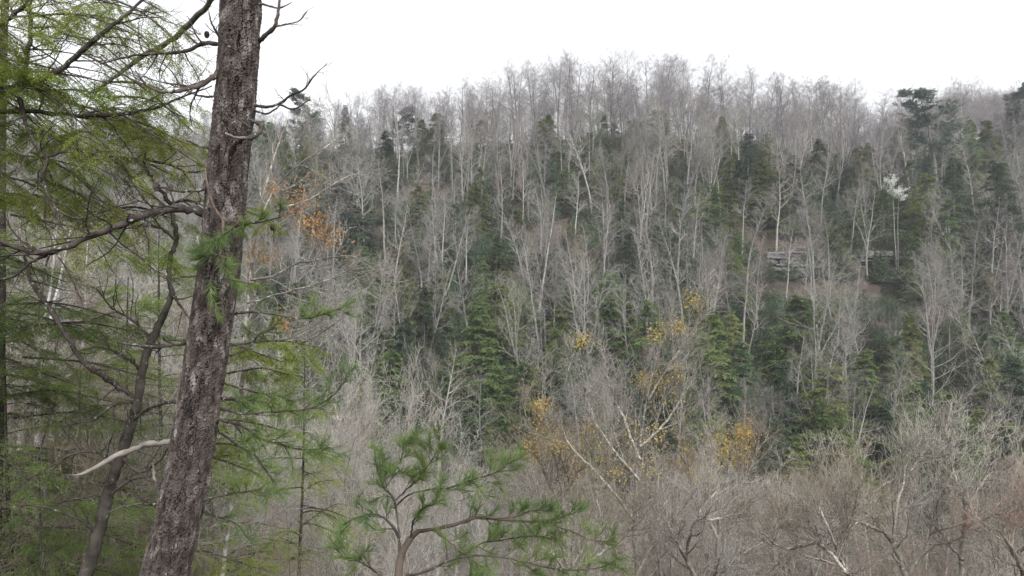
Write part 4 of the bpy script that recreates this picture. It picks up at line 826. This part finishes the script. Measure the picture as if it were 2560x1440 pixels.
# brown twiggy shrubs on the left, close
for i, (px, y, pt, mt) in enumerate([(20, 7.5, 840, 'twig_brown'), (140, 9, 880, 'twig_brown'), (260, 9.5, 800, 'twig_brown'), (60, 10.5, 640, 'twig_brown'), (380, 10, 1000, 'twig_brown'), (200, 12, 700, 'twig_grey'), (330, 14, 600, 'twig_pale'), (-30, 9, 600, 'twig_brown'), (450, 12, 760, 'twig_grey'), (560, 13, 1100, 'twig_red'), (660, 11, 1180, 'twig_brown'), (80, 13, 560, 'twig_grey'), (150, 20, 420, 'twig_pale'), (300, 22, 400, 'twig_pale'), (20, 24, 380, 'twig_grey'), (440, 22, 480, 'twig_grey')]):
    x = (px-1280)/F*y; z = float(terrain(x, y)); h = (720-pt)/F*y-z; s = h/8.2
    instance('bare_shrub', SHRUB[i % 4], ('close %s twiggy shrub on the left slope near photo spot %d' % ({'twig_brown': 'brown', 'twig_grey': 'grey', 'twig_pale': 'pale', 'twig_red': 'reddish'}[mt], i)).replace(' near photo spot %d' % i, ['', ' beside the white birches', ' behind the leaning tree'][i % 3]), 'shrub', (x, y, z), rnd.random()*6, (s, s, s), 'twiggy shrubs on the near left slope', [[M['trunk_dark'] if 'brown' in mt else M['lichen_bark']], [M['trunk_dark'] if 'brown' in mt else M['lichen_bark'], M[mt]]], names=('stem', 'twigs'))

# ------------------------------------------------------------------ traced trees
def traced(name, label, cat, pts_list, barkm, twigm, seed, L1=.9, n1=14, n2=7, n3=5, thin=.0035, leaves=None, leafmat=None, root=None, S=8, up=.35, leafsize=.05, leafn=0, group=None):
    rs = np.random.RandomState(seed); paths = [px_path(p, 26) for p in pts_list]
    b = paths[0][0][0].copy()
    if root is not None: b[2] = float(terrain(b[0], b[1]))
    r = empty(name, label, cat, tuple(b), group); tips = []
    for k, (P, R) in enumerate(paths):
        mb = MB()
        if k == 0 and root is not None: P = np.vstack([b-[0, 0, .3], P]); R = np.concatenate([[R[0]*1.25], R])
        P = P+rs.randn(*P.shape)*R[:, None]*.35; mb.tube(P[None], R[None], S, 0); o = link('trunk' if k == 0 else 'limb', mb.mesh('limb', [M[barkm]]), r); o.location = -Vector(b)
        tb = MB(); t0 = .35 if k == 0 else .12
        S_, D, t, rad, pi = spawn(rs, P[None], R[None], n1, t0, 1, 42, 12)
        P1, R1 = level(rs, S_, D, L1*(1.15-.6*t)*(.6+.7*rs.rand(n1)), np.clip(rad*.55, thin, .03), 9, .12, up, .3); tb.tube(P1, R1, 5, 0)
        l1 = np.linalg.norm(P1[:, -1]-P1[:, 0], axis=1)
        S_, D, t, rad, pi = spawn(rs, P1, R1, n2, .15, 1, 40, 12); P2, R2 = level(rs, S_, D, l1[pi]*.5*(.6+.7*rs.rand(len(S_))), np.maximum(rad*.6, thin*.9), 6, .14, up*.7, .4); tb.tube(P2, R2, 4, 0)
        l2 = np.linalg.norm(P2[:, -1]-P2[:, 0], axis=1)
        S_, D, t, rad, pi = spawn(rs, P2, R2, n3, .12, 1, 40, 12); P3, R3 = level(rs, S_, D, l2[pi]*.55*(.6+.7*rs.rand(len(S_)))+.05, np.full(len(S_), thin*.75), 4, .14, .2, .5); tb.tube(P3, R3, 3, 1)
        q = link('twigs', tb.mesh('twigs', [M[barkm], M[twigm]]), o); tips.append(P3.reshape(-1, 3)); tips.append(P2.reshape(-1, 3))
    if leaves:
        T = np.concatenate(tips); px, py = 1280+F*T[:, 0]/T[:, 1], 720-F*T[:, 2]/T[:, 1]; lb = MB(); any_ = False
        for (cx, cy, rr) in leaves:
            sel = T[(px-cx)**2+(py-cy)**2 < rr*rr]
            if len(sel): leafy(lb, rs, sel, int(leafn*.7), leafsize*1.3, leafsize*.85); any_ = True
            sel = T[(px-cx)**2+(py-cy)**2 < (rr*2.1)**2]
            if len(sel): leafy(lb, rs, sel, int(leafn*.4), leafsize*1.2, leafsize*.7)
        if any_: q = link('leaves', lb.mesh('leaves', [M[leafmat]]), r); q.location = -Vector(b)
    return r
def lim(dd, pts, w0, w1): return [(a, b, dd+(.25*math.sin(i*1.7+a)), w0+(w1-w0)*i/(len(pts)-1)) for i, (a, b) in enumerate(pts)]
traced('bare_tree', 'slender pale-twigged tree with orange dead leaves right of the big pine trunk', 'tree', [
    lim(9.5, [(540, 1560), (585, 1200), (610, 900), (625, 700), (650, 520), (690, 380), (720, 300)], 14, 3), lim(9.3, [(625, 700), (680, 690), (740, 660), (800, 650), (870, 640), (935, 660)], 6, 2), lim(9.3, [(640, 560), (690, 470), (750, 410), (810, 370), (860, 330)], 5, 2),
    lim(9.3, [(620, 760), (680, 740), (760, 720), (850, 690), (950, 672)], 6, 2), lim(9.2, [(645, 540), (700, 520), (770, 500), (850, 450), (900, 432)], 5, 2), lim(9.2, [(615, 820), (690, 860), (770, 850), (850, 800)], 8, 3), lim(9.4, [(610, 880), (690, 940), (760, 980), (840, 990)], 7, 3)],
    'lichen_bark', 'twig_grey', 21, L1=.75, n1=11, n2=6, n3=4, thin=.0028, leaves=[(765, 480, 38), (745, 510, 30), (790, 570, 22), (770, 565, 18), (850, 598, 30), (690, 480, 20), (650, 640, 22), (700, 800, 14)], leafmat='leaf_orange', root=1, up=.2, leafn=150, leafsize=.042)
YG = 'trees below the viewpoint that still hold leaves'
traced('yellow_leaved_tree', 'tall lichen-pale tree holding yellow leaves in the lower centre right', 'tree', [
    lim(26, [(1600, 1750), (1590, 1440), (1585, 1250), (1600, 1120), (1620, 980), (1650, 870), (1700, 760)], 12, 3), lim(25.5, [(1590, 1440), (1640, 1345), (1690, 1290), (1740, 1225), (1800, 1150)], 9, 3), lim(26, [(1600, 1150), (1560, 1050), (1520, 950), (1500, 850)], 8, 3), lim(26, [(1585, 1300), (1510, 1200), (1430, 1120), (1400, 1060)], 9, 3),
    lim(26, [(1600, 1120), (1660, 1060), (1700, 1000), (1720, 940)], 7, 3), lim(26, [(1620, 1000), (1680, 900), (1740, 820), (1745, 740)], 6, 2), lim(26, [(1600, 1200), (1530, 1120), (1480, 1030), (1450, 900)], 8, 2)],
    'lichen_bark', 'twig_grey', 22, L1=1.6, n1=13, n2=7, n3=5, thin=.007, leaves=[(1640, 830, 14), (1605, 945, 12), (1650, 950, 18), (1690, 935, 14), (1655, 1000, 40), (1733, 750, 12), (1700, 818, 12), (1452, 850, 12), (1570, 1080, 34), (1500, 1130, 34), (1650, 1100, 30), (1540, 1190, 30), (1620, 1180, 34)], leafmat='leaf_yellow', root=1, leafn=130, leafsize=.10, group=YG)
traced('yellow_leaved_tree', 'broad low tree with bright yellow leaves left of the tall yellow-leaved tree', 'tree', [
    lim(30, [(1430, 1800), (1420, 1500), (1415, 1300), (1400, 1200), (1380, 1100), (1345, 990)], 14, 4), lim(30, [(1415, 1300), (1370, 1200), (1330, 1110), (1315, 1040)], 8, 3), lim(30, [(1410, 1250), (1450, 1160), (1470, 1080), (1480, 1040)], 8, 3), lim(30, [(1420, 1380), (1490, 1260), (1520, 1180), (1540, 1100)], 8, 3)],
    'lichen_bark', 'twig_brown', 23, L1=2.2, n1=13, n2=7, n3=5, thin=.007, leaves=[(1335, 1070, 30), (1355, 1010, 12), (1395, 1085, 34), (1440, 1105, 34), (1380, 1125, 34), (1450, 1190, 40), (1475, 1080, 20), (1330, 1120, 24)], leafmat='leaf_yellow', root=1, leafn=240, leafsize=.11, group=YG)
traced('yellow_leaved_tree', 'tree with orange-yellow leaves right of the tall yellow-leaved tree', 'tree', [
    lim(29, [(1780, 1800), (1790, 1500), (1800, 1300), (1820, 1180), (1840, 1070)], 13, 4), lim(29, [(1795, 1350), (1750, 1250), (1720, 1170), (1690, 1120)], 8, 3), lim(29, [(1800, 1300), (1860, 1200), (1890, 1130), (1900, 1080)], 7, 3)],
    'lichen_bark', 'twig_brown', 24, L1=2.0, n1=13, n2=7, n3=5, thin=.007, leaves=[(1795, 1110, 28), (1835, 1085, 28), (1855, 1125, 28), (1815, 1140, 26), (1700, 1140, 30), (1740, 1180, 26), (1860, 1080, 14)], leafmat='leaf_yellow', root=1, leafn=220, leafsize=.11, group=YG)
for k, (lab, dd, ls) in enumerate([
    ('lichen-spotted forked tree spreading crooked limbs at the lower right', 15, [[(2330, 1800), (2290, 1520), (2255, 1405), (2215, 1335), (2150, 1262), (2085, 1190), (2050, 1135)], [(2235, 1365), (2240, 1270), (2262, 1190), (2250, 1120)], [(2215, 1335), (2140, 1300), (2060, 1290), (2000, 1250)], [(2262, 1200), (2320, 1120), (2375, 1060)], [(2270, 1440), (2330, 1330), (2350, 1230), (2340, 1160)]]),
    ('pale limbed tree rising out of the bottom edge left of the lower right fork', 13, [[(2160, 1800), (2140, 1500), (2100, 1410), (2040, 1355), (1980, 1325)], [(2125, 1450), (2070, 1320), (2040, 1250)], [(2100, 1410), (2130, 1300), (2150, 1210)], [(2040, 1355), (1960, 1370), (1900, 1330)]]),
    ('pale crooked tree close to the lower right corner', 15, [[(2390, 1800), (2400, 1500), (2410, 1340), (2425, 1262), (2470, 1190), (2530, 1165)], [(2422, 1270), (2385, 1185), (2372, 1110)], [(2410, 1340), (2480, 1280), (2560, 1230)], [(2405, 1400), (2350, 1330), (2310, 1280)]]),
    ('low spreading tree with reddish twigs at the bottom right corner', 14, [[(2590, 1800), (2570, 1500), (2540, 1390), (2500, 1330), (2440, 1300)], [(2560, 1450), (2580, 1340), (2560, 1250)], [(2540, 1390), (2600, 1330), (2640, 1280)]]),
    ('pale forked tree in the bottom middle beside the tall yellow-leaved tree', 17, [[(1780, 1800), (1760, 1520), (1720, 1400), (1740, 1300), (1790, 1230)], [(1722, 1410), (1680, 1330), (1650, 1280)], [(1740, 1300), (1820, 1290), (1880, 1240)], [(1755, 1480), (1850, 1390), (1920, 1350)]]),
    ('slim grey tree at the bottom edge right of the pine sapling', 15, [[(1400, 1800), (1420, 1500), (1470, 1420), (1500, 1320), (1490, 1230)], [(1440, 1460), (1380, 1380), (1350, 1300)], [(1480, 1400), (1560, 1340), (1590, 1270)]])]):
    traced('bare_tree', lab, 'bare tree', [lim(dd, p, 17 if i == 0 else 9, 3) for i, p in enumerate(ls)], 'lichen_bark', 'twig_red' if k == 3 else ('twig_pale', 'twig_brown')[k % 2], 30+k, L1=1.0, n1=13, n2=7, n3=5, thin=.004, root=1, group='pale limbed trees at the bottom of the view',
           leaves=[(2470, 1300, 60), (2540, 1290, 40), (2430, 1290, 30)] if k == 3 else [(2150, 1260, 120), (2260, 1200, 60)] if k == 0 else None, leafmat='leaf_red' if k == 3 else 'leaf_rust', leafn=90, leafsize=.04)
# pale upright clump
for i, (px, y, pt, v, lab) in enumerate([(880, 44, 715, 0, 'tallest pale upright stems of the clump left of centre'), (935, 46, 740, 1, 'pale upright stems on the right of the clump left of centre'), (835, 43, 800, 3, 'pale stems on the left of the clump left of centre'), (985, 45, 880, 2, 'lower pale stems spreading right of the clump left of centre'), (800, 40, 900, 1, 'short pale stems beside the left clump')]):
    x = (px-1280)/F*y; z = float(terrain(x, y)); h = (720-pt)/F*y-z; s = h/8.2
    instance('bare_shrub', SHRUB[v], lab, 'shrub', (x, y, z), i*1.3, (s*.62, s*.62, s), 'pale clump left of centre', [[M['trunk_pale']], [M['twig_pale'], M['twig_pale']]], names=('stem', 'twigs'))

# ------------------------------------------------------------------ pine sapling, bottom centre
dd = 4.2
sap0 = px_path([(1000, 1900, dd, 26), (998, 1600, dd, 23), (996, 1450, dd, 20), (1004, 1388, dd, 18), (1024, 1350, dd, 15), (1046, 1327, dd, 12)], 30)
b = sap0[0][0].copy(); sap = empty('pine_sapling', 'young pine with tufted green needles on brown twigs at the bottom centre', 'pine sapling', tuple(b))
mb = MB(); mb.tube(sap0[0][None], sap0[1][None], 10, 0); o = link('trunk', mb.mesh('trunk', [M['branch_brown']]), sap); o.location = -Vector(b)
sb_ = [([(1044, 1328, 13), (1100, 1320, 12), (1160, 1304, 11), (1200, 1293, 10), (1260, 1300, 8), (1320, 1304, 7), (1380, 1298, 6), (1440, 1280, 3)], 0.0, (14, .09, .3, 38), (26, .055, .45)),
       ([(1200, 1294, 8), (1280, 1292, 6), (1330, 1276, 5), (1370, 1276, 3)], -.1, (6, .08, .2, 40), (26, .055, .4)),
       ([(1260, 1300, 6), (1350, 1306, 6), (1420, 1325, 5), (1480, 1350, 4), (1535, 1352, 3)], .1, (9, .09, .25, 40), (24, .05, .5)),
       ([(1085, 1326, 7), (1130, 1360, 6), (1175, 1400, 5), (1200, 1450, 4)], -.1, (8, .1, .2, 42), (26, .055, .4)),
       ([(1000, 1400, 10), (995, 1340, 8), (965, 1300, 7), (930, 1285, 5), (880, 1300, 4), (850, 1318, 3)], .15, (8, .09, .25, 45), (26, .06, .6)),
       ([(1000, 1345, 7), (985, 1250, 6), (960, 1220, 5), (945, 1180, 4), (935, 1130, 3)], .1, (10, .11, .25, 42), (30, .06, .4)),
       ([(985, 1255, 6), (1015, 1225, 5), (1050, 1190, 5), (1080, 1150, 4), (1100, 1115, 3)], 0, (11, .11, .2, 42), (32, .062, .35)),
       ([(985, 1270, 6), (1020, 1238, 6), (1070, 1225, 5), (1130, 1218, 5), (1180, 1200, 4), (1230, 1185, 4), (1262, 1168, 3)], -.15, (13, .11, .3, 40), (30, .06, .4)),
       ([(960, 1225, 4), (990, 1180, 4), (1005, 1140, 3), (1010, 1100, 3)], .05, (8, .1, .1, 42), (32, .06, .2)),
       ([(1025, 1352, 7), (1035, 1300, 6), (1060, 1270, 5), (1085, 1262, 4)], -.1, (5, .08, .2, 42), (30, .06, .4)),
       ([(1000, 1440, 10), (1060, 1430, 8), (1130, 1400, 7), (1210, 1388, 6), (1300, 1402, 6), (1400, 1424, 5), (1500, 1420, 4), (1550, 1392, 3)], -.2, (16, .11, .2, 42), (28, .058, .4)),
       ([(1130, 1400, 5), (1200, 1360, 5), (1260, 1350, 4), (1330, 1340, 4), (1390, 1350, 3)], -.1, (10, .1, .15, 42), (28, .058, .3)),
       ([(1000, 1480, 9), (940, 1430, 7), (890, 1400, 5), (850, 1390, 4)], 0, (7, .1, .3, 42), (26, .055, .5)),
       ([(1300, 1402, 5), (1340, 1430, 5), (1400, 1450, 4), (1480, 1460, 3)], 0, (8, .1, .1, 42), (28, .055, .2))]
for k, (pts, dz, tw, nd) in enumerate(sb_):
    n_ = len(pts); branch(sap, b, [(p[0], p[1], dd+dz*i/(n_-1)*2, p[2]*.8) for i, p in enumerate(pts)], 'branch_brown' if k < 4 else 'branch_near', tw, nd, seed=300+k, K=24)


# ------------------------------------------------------------------ labels that count outwards from a landmark
gr = {}
for e in DEF: gr.setdefault((e[1], e[2]), []).append(e)
for k_, es in gr.items():
    for i_, e in enumerate(sorted(es, key=lambda e: e[3])): e[0]['label'] = '%s, %s%s' % (e[1], ORD[min(i_, 9)] if len(es) > 1 else '', e[2])

# ------------------------------------------------------------------ haze in the valley air
def haze():
    v = np.array([(a, b, c) for a in (-2600, 2600) for b in (-130, 4100) for c in (-90, 90)], float)
    mb = MB(); mb.quads(v, np.array([[0, 1, 3, 2], [4, 6, 7, 5], [0, 4, 5, 1], [2, 3, 7, 6], [0, 2, 6, 4], [1, 5, 7, 3]]), 0, False)
    m = bpy.data.materials.new('haze'); m.use_nodes = True; n = m.node_tree; n.nodes.clear(); out = n.nodes.new('ShaderNodeOutputMaterial')
    pv = n.nodes.new('ShaderNodeVolumePrincipled'); pv.inputs['Density'].default_value = HAZE; pv.inputs['Color'].default_value = (.93, .94, 1, 1); pv.inputs['Anisotropy'].default_value = .2
    n.links.new(pv.outputs[0], out.inputs['Volume'])
    o = link('haze', mb.mesh('haze', [m])); o['kind'] = 'stuff'; o['label'] = 'thin pale haze filling the valley air'; o['category'] = 'haze'
if HAZE > 0: haze()
